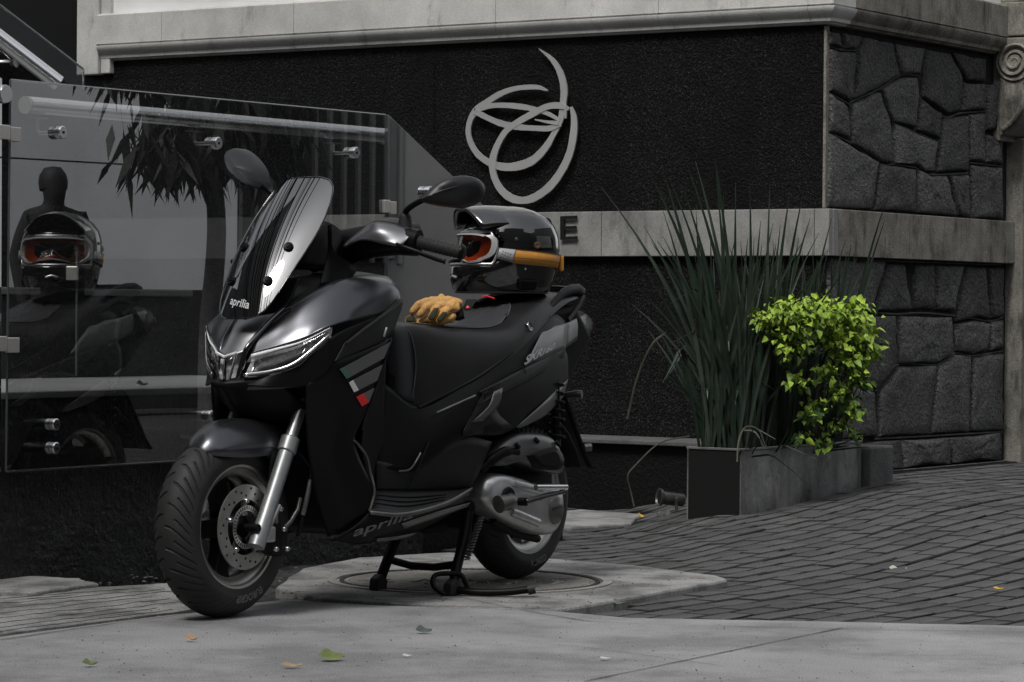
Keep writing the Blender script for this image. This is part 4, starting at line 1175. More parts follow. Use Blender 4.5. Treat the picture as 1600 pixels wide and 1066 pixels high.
# ---- handlebar cover, switch block, grips, levers
hb = [[(0.922,0.05,0.974), (0.913,0.105,1.01), (0.917,0.155,1.032), (0.882,0.225,1.018), (0.876,0.246,1.008)],
      [(0.949,0.07,0.966), (0.94,0.125,0.999), (0.931,0.18,1.007), (0.897,0.236,0.997), (0.89,0.25,0.996)],
      [(0.958,0.075,0.962), (0.949,0.13,0.983), (0.935,0.19,0.974), (0.926,0.228,0.968), (0.917,0.238,0.966)]]
patch('bar_cover', hb, M['bar_paint'], sc, 6, 4, thick=.006)
hb2 = [[(0.922,0.05,0.974), (0.913,0.105,1.01), (0.917,0.155,1.032), (0.882,0.225,1.018), (0.876,0.246,1.008)],
       [Vector((.83, .02, 1.0)), Vector((.84, .09, 1.035)), Vector((.835, .15, 1.045)), Vector((.83, .225, 1.03)), Vector((.84, .25, 1.012))]]
patch('bar_cover_top', hb2, M['mattblack'], sc, 6, 4, thick=.006)
for s in (1, -1):
    MB().tube([(.90, .03 * s, .965), (.88, .12 * s, .985), (.875, .20 * s, .985), (.868, .262 * s, .978)], [.05, .046, .040, .036], 12, flat=.8).build('switch_block', M['mattblack'], sc, smooth=60)
    g0, g1 = Vector((.866, .255 * s, .981)), Vector((.826, .370 * s, .953))
    pts = [g0.lerp(g1, k / 24) for k in range(25)]
    gp = MB().tube(pts, [.0172 + (.0018 if k % 2 else 0) for k in range(25)], 18).build('grip', M['rubber'], sc, smooth=30)
    d = (g1 - g0).normalized()
    MB().tube([g1, g1 + d * .004, g1 + d * .012], [.022, .022, .015], 18).build('bar_end', M['mattblack'], gp, smooth=40)
    lv = [Vector((p[0], p[1] * s, p[2])) for p in (Vector((.92, .225, .972)), Vector((.93, .255, .965)), Vector((.918, .30, .950)), Vector((.895, .345, .932)), Vector((.885, .362, .927)))]
    MB().tube(spline(lv, 4), [.007] * 8 + [.006] * 6 + [.0055, .007, .009], 10, flat=.7).build('brake_lever', M['mattblack'], sc, smooth=60)
MB().tube([(.94, -.05, .94), (.93, 0, .955), (.94, .05, .94)], .045, 12, flat=.8).build('bar_centre', M['mattblack'], sc, smooth=60)
mh2 = [[Vector((1.02, .085, .90)), Vector((1.06, .03, .905)), Vector((1.06, -.03, .905)), Vector((1.02, -.085, .90))],
       [Vector((.985, .082, .96)), Vector((1.02, .03, .975)), Vector((1.02, -.03, .975)), Vector((.985, -.082, .96))],
       [Vector((.945, .072, 1.0)), Vector((.965, .03, 1.03)), Vector((.965, -.03, 1.03)), Vector((.945, -.072, 1.0))]]
patch('meter_hood', mh2, M['mattblack'], sc, 4, 4, mirror=False, thick=.01)
fin = [[(1.037,0.085,1.022), (1.03,0.095,1.022)], [(1.042,0.09,0.954), (1.034,0.105,0.954)], [(1.068,0.095,0.897), (0.951,0.115,0.909)], [(1.088,0.1,0.863), (1.001,0.115,0.863)]]
patch('meter_side', fin, M['mattblack'], sc, 4, 4)
# ---- mirrors
def mirror_head(outline, s, base):
    mr = empty('mirror', (0, 0, 0), parent=sc)
    pts = [Vector(p) for p in outline]
    c = sum(pts, Vector()) / len(pts)
    ring = spline(pts + [pts[0]], 4)[:-1]
    nrm = Vector((.93, .25 * s, .10)).normalized()
    rows = []
    for sc_, d in ((1.0, -.022), (1.0, -.010), (.985, .004), (.90, .018), (.68, .030), (.36, .037), (.08, .039)):
        rows.append([c + (p - c) * sc_ + nrm * d for p in ring])
    mb = MB().grid(rows, closed=True)
    L = len(ring)
    mb.add(rows[-1], [tuple(range(L))])
    mb.build('shell', M['paint2m'], mr, smooth=60)
    MB().add([c + (p - c) * .95 - nrm * .019 for p in ring], [tuple(range(L))]).build('mirror_glass', M['chrome'], mr)
    # crease across the shell
    a = pts[0]; b = pts[len(pts) // 2]
    MB().tube([c + (a.lerp(b, k / 8) - c) * .9 + nrm * (.012 + .026 * math.sin(math.pi * (k / 8))) for k in range(9)], .0022, 6).build('crease', M['paint2m'], mr, smooth=60)
    st_ = spline(base, 5)
    MB().tube(st_, .0085, 12).build('stalk', M['mattblack'], mr, smooth=60)
    bpt = Vector(base[0])
    d = (Vector(base[1]) - bpt).normalized()
    MB().tube([bpt - d * .02 + d * k * .006 for k in range(9)], [.021, .0195, .0205, .018, .019, .0165, .0175, .015, .012], 14).build('boot', M['rubber'], mr, smooth=60)
mirror_head([(0.911,0.295,1.088), (0.885,0.31,1.118), (0.862,0.335,1.142), (0.833,0.36,1.156), (0.797,0.385,1.156), (0.779,0.4,1.141), (0.77,0.4,1.117), (0.779,0.39,1.092), (0.815,0.365,1.074), (0.854,0.33,1.076), (0.889,0.305,1.082)], 1,
            [(0.866,0.215,1.031), (0.866,0.215,1.055), (0.882,0.235,1.068), (0.886,0.265,1.083), (0.894,0.3,1.094)])
mirror_head([(0.853,-0.275,1.144), (0.864,-0.28,1.129), (0.89,-0.3,1.139), (0.909,-0.33,1.162), (0.904,-0.36,1.193), (0.882,-0.385,1.225), (0.853,-0.39,1.244), (0.838,-0.37,1.244), (0.837,-0.33,1.219), (0.849,-0.29,1.183)], -1,
            [(0.834,-0.215,1.09), (0.842,-0.225,1.104), (0.845,-0.245,1.115), (0.849,-0.265,1.126), (0.861,-0.28,1.14)])
# ---- seat
SEC = [(.735, .745, .050, .735, .058, .725, .062, .65, .065, .56),
       (.722, .755, .060, .752, .085, .730, .097, .64, .102, .545),
       (.66, .763, .080, .758, .108, .742, .128, .64, .142, .537),
       (.55, .757, .100, .750, .135, .735, .158, .66, .167, .578),
       (.43, .752, .110, .748, .147, .735, .172, .675, .177, .617),
       (.32, .754, .112, .751, .150, .740, .174, .70, .180, .655),
       (.24, .772, .105, .768, .146, .755, .170, .725, .175, .690),
       (.16, .806, .100, .802, .138, .788, .160, .760, .166, .728),
       (.08, .832, .098, .828, .128, .814, .146, .790, .150, .762),
       (.0, .846, .088, .843, .114, .832, .130, .812, .134, .794),
       (-.10, .853, .070, .851, .096, .845, .110, .834, .114, .824),
       (-.20, .858, .048, .857, .070, .853, .082, .846, .086, .838),
       (-.235, .855, .035, .853, .05, .850, .058, .845, .06, .838)]
rows = []
for q in SEC:
    s_, zc = q[0], q[1]
    h = [(0, zc), (q[2] * .5, zc + .001), (q[2], q[3]), (q[4], q[5]), (q[6], q[7]), (q[8], q[9])]
    hs_ = spline([Vector((t, z, 0)) for t, z in h], 4)
    full = [Vector((s_, -p.x, p.y)) for p in hs_[::-1]] + [Vector((s_, p.x, p.y)) for p in hs_[1:]]
    rows.append(full)
n = len(rows[0])
cols = [spline([r[k] for r in rows], 5) for k in range(n)]
grid = [[c[j] for c in cols] for j in range(len(cols[0]))]
mb = MB().grid(grid)
mb.add(grid[0], [tuple(range(n))]); mb.add(grid[-1], [tuple(range(n))[::-1]])
seat = mb.build('seat', M['seat'], sc, smooth=70)
def seat_z(s_, t):
    best = None
    r = min(grid, key=lambda g: abs(g[0].x - s_))
    for a, b in zip(r, r[1:]):
        if a.y <= t <= b.y and b.y > a.y:
            return a.z + (b.z - a.z) * (t - a.y) / (b.y - a.y)
    return .75
# lighter pillion/rider pads let into the cover
def pad(outline, name):
    ring = spline([Vector(p) for p in outline] + [Vector(outline[0])], 6)[:-1]
    c = sum(ring, Vector()) / len(ring)
    rws = []
    for k in (1.0, .9, .7, .5, .3, .1):
        rws.append([Vector(((c + (p - c) * k).x, (c + (p - c) * k).y, seat_z((c + (p - c) * k).x, (c + (p - c) * k).y) + (.0015 if k == 1 else .004))) for p in ring])
    mb = MB().grid(rws, closed=True)
    mb.add(rws[-1], [tuple(range(len(ring)))])
    o = mb.build(name, M['seat_top'], seat, smooth=60)
    MB().tube([p + Vector((0, 0, .001)) for p in rws[0]], .0016, 5, closed=True).build('seam', M['thread'], seat)
pad([(.50, .10, 0), (.40, .118, 0), (.30, .118, 0), (.20, .10, 0), (.13, .06, 0), (.11, 0, 0), (.13, -.06, 0), (.20, -.10, 0), (.30, -.118, 0), (.40, -.118, 0), (.50, -.10, 0), (.56, -.05, 0), (.58, 0, 0), (.56, .05, 0)], 'seat_pad')
for s in (1, -1):
    fs = [(.715, .066, .755), (.690, .094, .745), (.682, .108, .72), (.680, .120, .66), (.690, .124, .60), (.70, .122, .56)]
    MB().tube(spline([Vector((a, b * s, c)) for a, b, c in fs], 5), .0022, 6).build('seam', M['thread'], seat, smooth=60)
# front border of the seat, paler vinyl
rws = []
for q in SEC[0:3]:
    s_, zc = q[0], q[1]
    h = [(0, zc), (q[2] * .5, zc + .001), (q[2], q[3]), (q[4], q[5]), (q[6], q[7]), (q[8], q[9])]
    hs_ = spline([Vector((t, z, 0)) for t, z in h], 4)
    cx = .004
    rws.append([Vector((s_ + .002, -p.x * 1.015, p.y + .002)) for p in hs_[::-1]] + [Vector((s_ + .002, p.x * 1.015, p.y + .002)) for p in hs_[1:]])
rws[2] = [rws[1][k].lerp(rws[2][k], .55) for k in range(len(rws[2]))]
cols = [spline([r[k] for r in rws], 4) for k in range(n)]
MB().grid([[c[j] for c in cols] for j in range(len(cols[0]))]).build('seat_border', M['seat_top'], seat, smooth=70, solid=.002)
q = Vector((0.179,0.158,0.752))
lk = empty('seat_lock', tuple(q), parent=sc)
MB().lathe([(0, .004), (.008, .004), (.009, .007), (.014, .008), (.016, .004), (.016, -.006)], (0, 0, 0), (-.1, .92, .35), 20).build('lock_ring', M['gloss'], lk, smooth=40)
MB().lathe([(0, .0055), (.007, .0055), (.008, .0035)], (0, 0, 0), (-.1, .92, .35), 14).build('lock_barrel', M['alu_dark'], lk, smooth=40)
# ---- rear side panels
side = [[(0.799,0.1,0.597), (0.689,0.138,0.532), (0.531,0.166,0.587), (0.416,0.176,0.628), (0.246,0.168,0.698), (0.025,0.134,0.786), (-0.102,0.106,0.767)],
        [(0.82,0.108,0.528), (0.702,0.15,0.487), (0.577,0.184,0.524), (0.424,0.193,0.575), (0.235,0.183,0.639), (0.041,0.15,0.689), (-0.081,0.116,0.691)],
        [(0.847,0.118,0.442), (0.726,0.157,0.422), (0.576,0.19,0.475), (0.396,0.196,0.509), (0.212,0.182,0.567), (0.04,0.15,0.62), (-0.102,0.112,0.659)],
        [(0.866,0.126,0.374), (0.727,0.158,0.361), (0.545,0.184,0.445), (0.345,0.184,0.45), (0.169,0.165,0.5), (0.003,0.136,0.544), (-0.115,0.106,0.598)]]
patch('side_panel', side, M['mattblack'], sc, 6, 5, thick=.005)
tun = [[(0.865,0.125,0.391), (0.726,0.157,0.373), (0.542,0.182,0.445), (0.385,0.174,0.429)],
       [(0.871,0.13,0.348), (0.733,0.152,0.338), (0.561,0.166,0.354), (0.427,0.16,0.343)],
       [(0.873,0.132,0.312), (0.739,0.146,0.305), (0.562,0.15,0.299), (0.456,0.15,0.297)]]
patch('tunnel_panel', tun, M['texplastic'], sc, 5, 4)
def trim(name, pts, m, w=.003, out=.004):
    for s in (1, -1):
        MB().tube([Vector((p.x, (p.y + out) * s, p.z)) for p in spline(pts, 5)], w, 6).build(name, M[m], sc, smooth=60)
def sheet(name, quad, m, out=.004, solid=.002, nu=4, nv=3):
    for s in (1, -1):
        rows = [[Vector((p[0], (p[1] + out) * s, p[2])) for p in r] for r in quad]
        MB().grid(surf(rows, nu, nv)).build(name, M[m], sc, smooth=50, solid=solid)
sheet('badge_panel', [[(0.081,0.142,0.747), (-0.003,0.13,0.756), (-0.089,0.112,0.763)], [(0.173,0.172,0.694), (0.048,0.15,0.713), (-0.076,0.119,0.727)], [(0.237,0.184,0.641), (0.1,0.162,0.663), (-0.073,0.121,0.691)]], 'sidegrey', .005)
sheet('tail_cover', [[(-0.089,0.112,0.763), (-0.19,0.086,0.779), (-0.292,0.05,0.79)], [(-0.076,0.119,0.727), (-0.184,0.09,0.75), (-0.304,0.05,0.765)], [(-0.073,0.121,0.691), (-0.187,0.088,0.715), (-0.297,0.05,0.742)]], 'sidegrey', .005)
sheet('rib_strip', [[(0.48,0.19,0.572), (0.241,0.187,0.637), (-0.066,0.121,0.686)], [(0.454,0.196,0.554), (0.232,0.188,0.615), (-0.063,0.121,0.673)], [(0.493,0.197,0.537), (0.245,0.188,0.593), (-0.041,0.124,0.652)]], 'texplastic', .006)
rb = MB()
A1_, A2_, A3_ = [Vector(p) for p in ((0.476,0.2,0.572), (0.253,0.195,0.636), (-0.054,0.129,0.684))]
B1_, B2_, B3_ = [Vector(p) for p in ((0.466,0.204,0.556), (0.243,0.195,0.619), (-0.051,0.129,0.673))]
for k in range(40):
    f = k / 40
    a = A1_.lerp(A2_, f * 2) if f < .5 else A2_.lerp(A3_, f * 2 - 1)
    b = B1_.lerp(B2_, f * 2) if f < .5 else B2_.lerp(B3_, f * 2 - 1)
    rb.tube([a, b], .0016, 4)
rb.build('rib', M['mattblack'], sc)
sheet('lower_tail', [[(0.268,0.176,0.466), (0.114,0.162,0.528), (-0.106,0.11,0.598)], [(0.233,0.168,0.464), (0.076,0.148,0.506), (-0.076,0.116,0.553)], [(0.188,0.16,0.47), (0.057,0.14,0.496), (-0.072,0.112,0.542)]], 'sidegrey', .003)
sheet('accent', [[(0.417,0.199,0.571), (0.374,0.198,0.581)], [(0.444,0.2,0.532), (0.392,0.2,0.535)], [(0.525,0.198,0.488), (0.475,0.2,0.49)]], 'alu_dark', .004)
sheet('side_recess', [[(0.454,0.196,0.572), (0.349,0.196,0.588)], [(0.552,0.193,0.47), (0.405,0.2,0.521)], [(0.544,0.188,0.447), (0.296,0.184,0.468)]], 'texplastic', .003)
trim('crease', [(0.661,0.178,0.517), (0.586,0.19,0.539), (0.504,0.198,0.562)], 'sidegrey', .003, .001)
trim('panel_gap', [(0.465,0.197,0.568), (0.512,0.195,0.514), (0.549,0.191,0.467)], 'inner', .002, .004)
trim('panel_gap', [(0.688,0.17,0.438), (0.722,0.165,0.378), (0.751,0.15,0.311)], 'inner', .0022, .003)
trim('tunnel_crease', [(0.723,0.17,0.408), (0.749,0.163,0.374), (0.769,0.158,0.362), (0.799,0.15,0.361)], 'sidegrey', .003, .001)
trim('seat_gap', [(0.692,0.14,0.531), (0.533,0.168,0.585), (0.419,0.178,0.627), (0.249,0.17,0.696), (0.036,0.137,0.782)], 'inner', .005, .000)
text_quad('SXR', (0.253,0.191,0.643), (0.132,0.172,0.669), (0.119,0.168,0.693), (0.237,0.186,0.668), M['silver_print'], sc, .02, .3, .003)
text_quad('160', (0.132,0.172,0.669), (0.037,0.154,0.689), (0.024,0.15,0.709), (0.119,0.168,0.689), M['silver_print'], sc, .02, .3, .003)
# tail: lamp, grab rails, closing shell
tail = []
for (s_, w, z0, z1) in ((-.10, .098, .60, .80), (-.20, .085, .64, .805), (-.29, .064, .68, .80), (-.345, .045, .715, .79), (-.36, .03, .735, .78)):
    tail.append([Vector((s_, w * x, z0 + (z1 - z0) * y)) for x, y in ((0, 0), (.8, .08), (1, .4), (.95, .8), (.6, 1), (0, 1.02), (-.6, 1), (-.95, .8), (-1, .4), (-.8, .08))])
mb = MB().grid(tail, closed=True)
mb.add(tail[-1], [tuple(range(10))])
mb.build('tail_shell', M['mattblack'], sc, smooth=50)
MB().box(-.366, -.340, -.040, .040, .738, .768).build('tail_lamp', M['lens_red'], sc, bevel=.008)
for s in (1, -1):
    pth = [Vector((p[0], p[1] * s, p[2])) for p in ((0.023,0.128,0.799), (-0.021,0.122,0.829), (-0.074,0.114,0.854), (-0.135,0.104,0.864), (-0.196,0.092,0.867), (-0.236,0.083,0.858), (-0.236,0.083,0.844), (-0.204,0.09,0.819), (-0.163,0.098,0.796), (-0.11,0.11,0.771))]
    L = len(pth)
    MB().tube(pth, [.010, .012, .014, .015, .014, .012, .010, .009, .008, .008], 12, flat=.5).build('grab_rail', M['texplastic'], sc, smooth=60)
gt = [[Vector((-.02, .118, .842)), Vector((-.03, 0, .858)), Vector((-.02, -.118, .842))], [Vector((-.14, .108, .868)), Vector((-.16, 0, .872)), Vector((-.14, -.108, .868))], [Vector((-.22, .085, .868)), Vector((-.25, 0, .872)), Vector((-.22, -.085, .868))], [Vector((-.27, .07, .84)), Vector((-.30, 0, .845)), Vector((-.27, -.07, .84))]]
patch('rail_deck', gt[1:], M['mattblack'], sc, 5, 5, mirror=False)
# ---- floor boards, belly, lettering
flr = [[(0.89,0.14,0.31), (0.739,0.146,0.303), (0.562,0.15,0.297), (0.45,0.15,0.299)],
       [(0.948,0.175,0.286), (0.783,0.178,0.275), (0.617,0.178,0.283), (0.465,0.165,0.3)],
       [(0.997,0.205,0.265), (0.857,0.21,0.252), (0.663,0.204,0.269), (0.48,0.175,0.3)]]
patch('floor_board', flr, M['texplastic'], sc, 5, 4)
sheet('board_edge', [[(1.001,0.206,0.266), (0.861,0.213,0.255), (0.668,0.207,0.272), (0.487,0.178,0.305)], [(1.002,0.207,0.256), (0.862,0.214,0.243), (0.669,0.208,0.26), (0.496,0.18,0.293)]], 'alu_dark', .002, .003, 6, 2)
for k in range(3):
    f = .25 + k * .2
    p = [Vector(flr[0][i]).lerp(Vector(flr[2][i]), f + .08 * i) + Vector((0, 0, .004)) for i in range(3)]
    MB().tube(spline(p, 4), .002, 5).build('tread_line', M['inner'], sc)
bel = [[(0.993,0.198,0.262), (0.854,0.208,0.245), (0.662,0.203,0.263), (0.481,0.176,0.292)],
       [(1.045,0.186,0.224), (0.907,0.196,0.22), (0.719,0.192,0.238), (0.544,0.17,0.245)],
       [(1.081,0.14,0.19), (0.996,0.165,0.176), (0.864,0.165,0.182), (0.713,0.15,0.19)]]
patch('belly_pan', bel, M['mattblack'], sc, 5, 5)
sheet('belly_fin', [[(0.854,0.198,0.224), (0.688,0.196,0.247), (0.49,0.172,0.262)], [(0.828,0.19,0.209), (0.665,0.186,0.231), (0.496,0.165,0.25)]], 'sidegrey', .004)
sheet('belly_blade', [[(0.937,0.178,0.187), (0.847,0.178,0.188), (0.744,0.168,0.192)], [(0.934,0.176,0.178), (0.844,0.176,0.179), (0.747,0.166,0.185)]], 'alu_dark', .004)
text_quad('aprilia', (1.047,0.178,0.192), (0.814,0.203,0.233), (0.812,0.212,0.261), (1.058,0.194,0.228), M['grey_print'], sc, .015, .12, .006)
# ---- engine side: air box, transmission cover, kick lever
def extr(name, outline, t0, t1, m, bev, par=None, mid=None):
    pts = [Vector((p[0], t0, p[2])) for p in spline([Vector(q) for q in outline] + [Vector(outline[0])], 3)[:-1]]
    return MB().prism(pts, (0, t1 - t0, 0)).build(name, m, par or sc, bevel=bev, smooth=40)
eng = empty('engine', (0, 0, 0), parent=sc)
def dome(name, outline, t0, layers, m, par):
    """cover pressed out in steps: (scale, t) rings from the rim inwards"""
    ring = [Vector((p[0], 0, p[2])) for p in spline([Vector(q) for q in outline] + [Vector(outline[0])], 4)[:-1]]
    c = sum(ring, Vector()) / len(ring)
    rows = [[Vector(((c + (p - c) * k).x, t, (c + (p - c) * k).z)) for p in ring] for k, t in [(1, t0)] + layers]
    mb = MB().grid(rows, closed=True)
    mb.add(rows[-1], [tuple(range(len(ring)))])
    return mb.build(name, m, par, smooth=45)
AIR = [(0.378,0.17,0.374), (0.353,0.17,0.404), (0.301,0.17,0.434), (0.236,0.17,0.448), (0.135,0.17,0.445), (0.054,0.17,0.43), (0.005,0.17,0.393), (-0.017,0.17,0.345), (0.011,0.17,0.321), (0.107,0.17,0.333), (0.201,0.17,0.353), (0.274,0.17,0.367), (0.332,0.17,0.355)]
dome('air_box', AIR, .09, [(1.0, .145), (.97, .162), (.86, .176), (.6, .182), (.3, .184)], M['alu_dark'], eng)
dome('air_box_panel', [(0.224,0.185,0.384), (0.131,0.185,0.399), (0.056,0.185,0.4), (0.021,0.185,0.358), (0.062,0.185,0.335), (0.17,0.185,0.349)], .17, [(1.0, .184), (.92, .190), (.6, .193)], M['mattblack'], eng)
for q in ((0.274,0.183,0.42), (0.175,0.183,0.432), (0.059,0.18,0.419)):
    MB().tube([Vector(q), Vector(q) + Vector((-.012, .004, -.012))], .006, 10).build('bolt', M['inner'], eng, smooth=40)
CVT = [(0.394,0.16,0.293), (0.375,0.16,0.323), (0.327,0.16,0.336), (0.225,0.16,0.321), (0.125,0.16,0.296), (0.063,0.16,0.297), (0.001,0.16,0.281), (-0.02,0.16,0.237), (-0.007,0.16,0.181), (0.041,0.16,0.148), (0.115,0.16,0.149), (0.216,0.16,0.173), (0.309,0.16,0.204), (0.368,0.16,0.236), (0.397,0.16,0.263)]
dome('transmission_cover', CVT, .08, [(1.0, .145), (.975, .160), (.88, .172), (.60, .178), (.3, .180)], M['alu'], eng)
MB().tube(spline([(0.28,0.175,0.307), (0.219,0.178,0.295), (0.127,0.175,0.278)], 4), .013, 10, flat=.6).build('cover_rib', M['alu'], eng, smooth=60)
MB().tube(spline([(0.281,0.176,0.225), (0.217,0.178,0.207), (0.139,0.175,0.186)], 4), .013, 10, flat=.6).build('cover_rib', M['alu'], eng, smooth=60)
q = Vector((0.303,0.175,0.264))
MB().lathe([(.0, .008), (.030, .008), (.034, .004), (.034, -.03)], q, (0, 1, 0), 28).build('clutch_cap', M['mattblack'], eng, smooth=40)
MB().tube(spline([q + Vector((0, .012, .0)), q + Vector((.03, .03, -.004)), q + Vector((.075, .02, -.012))], 4), [.016, .017, .018, .018, .02, .021, .022, .024, .026], 14).build('intake_duct', M['alu_dark'], eng, smooth=60)
q = Vector((0.053,0.172,0.219))
cap = MB().lathe([(0, .012), (.036, .011), (.042, .006), (.043, -.01)], q, (0, 1, 0), 32).build('clutch_cover', M['alu_dark'], eng, smooth=40)
text_quad('aprilia', q + Vector((.034, .0135, -.004)), q + Vector((-.036, .0135, .002)), q + Vector((-.036, .0135, .018)), q + Vector((.034, .0135, .012)), M['inner'], cap, .01, 0, .0)
q = Vector((0.249,0.19,0.253))
k2 = Vector((0.097,0.235,0.277))
MB().tube([q - Vector((0, .03, 0)), q + Vector((0, .014, 0))], .012, 14).build('kick_boss', M['mattblack'], eng, smooth=40)
MB().tube(spline([q + Vector((0, .01, 0)), q.lerp(k2, .4) + Vector((0, .008, .002)), q.lerp(k2, .8), k2], 4), [.009] * 8 + [.008, .007, .007, .007, .007], 10).build('kick_lever', M['gloss'], eng, smooth=60)
k3 = Vector((0.232,0.235,0.291))
MB().tube([k3 + Vector((.0, -.01, .004)), k2 + Vector((-.01, 0, .012))], .0085, 10).build('kick_pedal', M['chrome'], eng, smooth=40)
MB().tube(spline([(0.31,0.13,0.202), (0.196,0.12,0.159), (0.046,0.11,0.131)], 4), .012, 8).build('swing_case', M['inner'], eng, smooth=60)
MB().box(-.06, .34, -.08, .10, .17, .34).build('engine_block', M['inner'], eng, bevel=.02)
MB().tube([(-.01, -.16, .26), (.10, -.165, .23), (.30, -.15, .21)], [.055, .05, .03], 16).build('silencer', M['mattblack'], sc, smooth=50)
for y, z in ((.05, .0), (-.05, .0)):
    pass
# shock absorbers with springs
for s in (1, -1):
    sh = empty('shock_absorber', (0, 0, 0), parent=sc)
    a, b = Vector((-.02, .125 * s, .60)), Vector((-.03, .125 * s, .40))
    MB().tube([a, b], .012, 12).build('damper', M['mattblack'], sh, smooth=40)
    cp = []
    for k in range(90):
        f = k / 89
        c = a.lerp(b, .05 + .9 * f)
        cp.append(c + Vector((math.cos(f * 44) * .024, math.sin(f * 44) * .024, 0)))
    MB().tube(cp, .0035, 6).build('spring', M['mattblack'], sh, smooth=60)
# front intake hose and rear inner guard, number plate hanger, indicators
MB().tube(spline([(0.4,0.15,0.347), (0.364,0.165,0.377), (0.314,0.175,0.398), (0.256,0.18,0.396)], 5), [.012] * 4 + [.016] * 8 + [.012] * 4, 10, flat=.6).build('intake_snorkel', M['mattblack'], sc, smooth=60)
hg = [[Vector((-.150, .060, .585)), Vector((-.155, 0, .60)), Vector((-.150, -.060, .585))],
      [Vector((-.185, .066, .515)), Vector((-.205, 0, .52)), Vector((-.185, -.066, .515))],
      [Vector((-.255, .070, .400)), Vector((-.275, 0, .40)), Vector((-.255, -.070, .400))],
      [Vector((-.275, .078, .355)), Vector((-.295, 0, .355)), Vector((-.275, -.078, .355))],
      [Vector((-.295, .085, .325)), Vector((-.31, 0, .325)), Vector((-.295, -.085, .325))]]
patch('plate_hanger', hg, M['mattblack'], sc, 4, 4, mirror=False, thick=.008)
for s in (1, -1):
    MB().tube([(-.19, .05 * s, .545), (-.20, .085 * s, .55), (-.205, .10 * s, .55)], [.010, .012, .013], 12).build('indicator', M['alu_dark'], sc, smooth=60)
MB().tube([(-.285, .06, .385), (-.30, .075, .387)], .012, 12).build('reflector', M['alu_dark'], sc, smooth=60)
ig = [[Vector((.21 * math.cos(a) * 1.22 - .0, t, .2415 + .21 * 1.22 * math.sin(a))) for t in (.075, .04, 0, -.04, -.075)] for a in [RAD(20 + k * 14) for k in range(11)]]
MB().grid(ig).build('rear_hugger', M['inner'], sc, smooth=60, solid=.005)
# ---- centre stand
stn = empty('centre_stand', (0, 0, 0), parent=sc)
for s in (1, -1):
    MB().tube(spline([(.40, .105 * s, .235), (.43, .115 * s, .16), (.475, .122 * s, .08), (.505, .128 * s, .018)], 4), [.017] * 6 + [.015] * 7, 12).build('stand_leg', M['mattblack'], stn, smooth=60)
    f = MB().prism([(.535, .112 * s, .0), (.485, .112 * s, .0), (.480, .112 * s, .028), (.505, .112 * s, .048), (.530, .112 * s, .034)], (0, .032 * s, 0))
    f.build('foot_pad', M['rubber'], stn, bevel=.006)
MB().tube([(.468, -.12, .085), (.470, -.04, .072), (.470, .04, .072), (.468, .12, .085)], .011, 12).build('cross_bar', M['mattblack'], stn, smooth=60)
MB().tube([(.40, -.12, .24), (.40, .12, .24)], .016, 12).build('pivot', M['mattblack'], stn, smooth=60)
MB().tube(spline([(.500, .140, .016), (.485, .20, .012), (.445, .27, .014), (.405, .325, .022)], 5), [.0105] * 16, 12).build('foot_lever', M['mattblack'], stn, smooth=60)
MB().tube([(.410, .318, .020), (.398, .334, .024)], .0145, 14).build('lever_tip', M['rubber'], stn, smooth=40)
MB().tube(spline([(.55, .13, .006), (.565, .105, .03), (.55, .10, .058), (.51, .125, .062), (.485, .145, .055), (.475, .165, .012)], 5), .0072, 10).build('brace', M['mattblack'], stn, smooth=60)
sp = []
a, b = Vector((.47, .150, .10)), Vector((.40, .150, .215))
for k in range(120):
    f = k / 119
    sp.append(a.lerp(b, f) + Vector((math.cos(f * 90) * .009, math.sin(f * 90) * .009, 0)))
MB().tube(sp, .0028, 5).build('spring', M['alu_dark'], stn, smooth=60)
MB().tube(spline([(.56, .02, .20), (.55, .06, .185), (.50, .10, .19)], 4), .012, 8).build('side_frame', M['inner'], sc, smooth=60)

# ------------------------------------------------------------------ helmet and goggles on the pillion seat
HP = Vector((-.02, 8.80, .851))
HR = math.atan2(-.42, -.91)
hm = empty('helmet', tuple(HP), HR, label='glossy black full face helmet with short peak standing on the scooter seat', cat='helmet')
LV = [(0, .150, -.122, .100), (.012, .157, -.130, .108), (.04, .164, -.138, .117), (.07, .164, -.146, .122), (.09, .160, -.150, .124), (.13, .146, -.156, .126), (.165, .134, -.153, .124), (.195, .116, -.140, .116), (.220, .090, -.115, .098), (.238, .056, -.082, .072), (.248, .022, -.05, .042), (.252, -.005, -.02, .012)]
def hpt(z, ph, out=0.):
    """point on the helmet shell at height z, bearing ph (0 = straight ahead, + to its left)"""
    for a, b in zip(LV, LV[1:]):
        if a[0] <= z <= b[0]:
            k = (z - a[0]) / (b[0] - a[0]); v = [a[i] * (1 - k) + b[i] * k for i in range(4)]
            break
    else: v = LV[-1] if z > LV[-1][0] else LV[0]
    xm = (v[1] + v[2]) / 2; rx = (v[1] - v[2]) / 2; ry = v[3]
    c, s_ = math.cos(ph), math.sin(ph)
    e = 2.25
    r = 1 / ((abs(c) ** e + abs(s_) ** e) ** (1 / e))
    return Vector((xm + (rx + out) * r * c, (ry + out) * r * s_, z + out * (max(0, (z - .14) / .11)) * .7))
NP = 96
zs = sorted(set([.0, .006, .012, .025, .04, .055, .07, .082, .09, .10, .11, .12, .13, .14, .15, .16, .17, .176, .185, .195, .205, .213, .22, .226, .232, .238, .243, .247, .25, .252]))
rows = [[hpt(z, -math.pi + 2 * math.pi * k / NP) for k in range(NP)] for z in zs]
fs, vs = [], [p for r in rows for p in r]
def eye(z, ph):
    a = abs(ph)
    return .082 < z < .176 and a < 1.12 - 1.4 * max(0, z - .14) * 8 * .5 - max(0, .1 - z) * 5
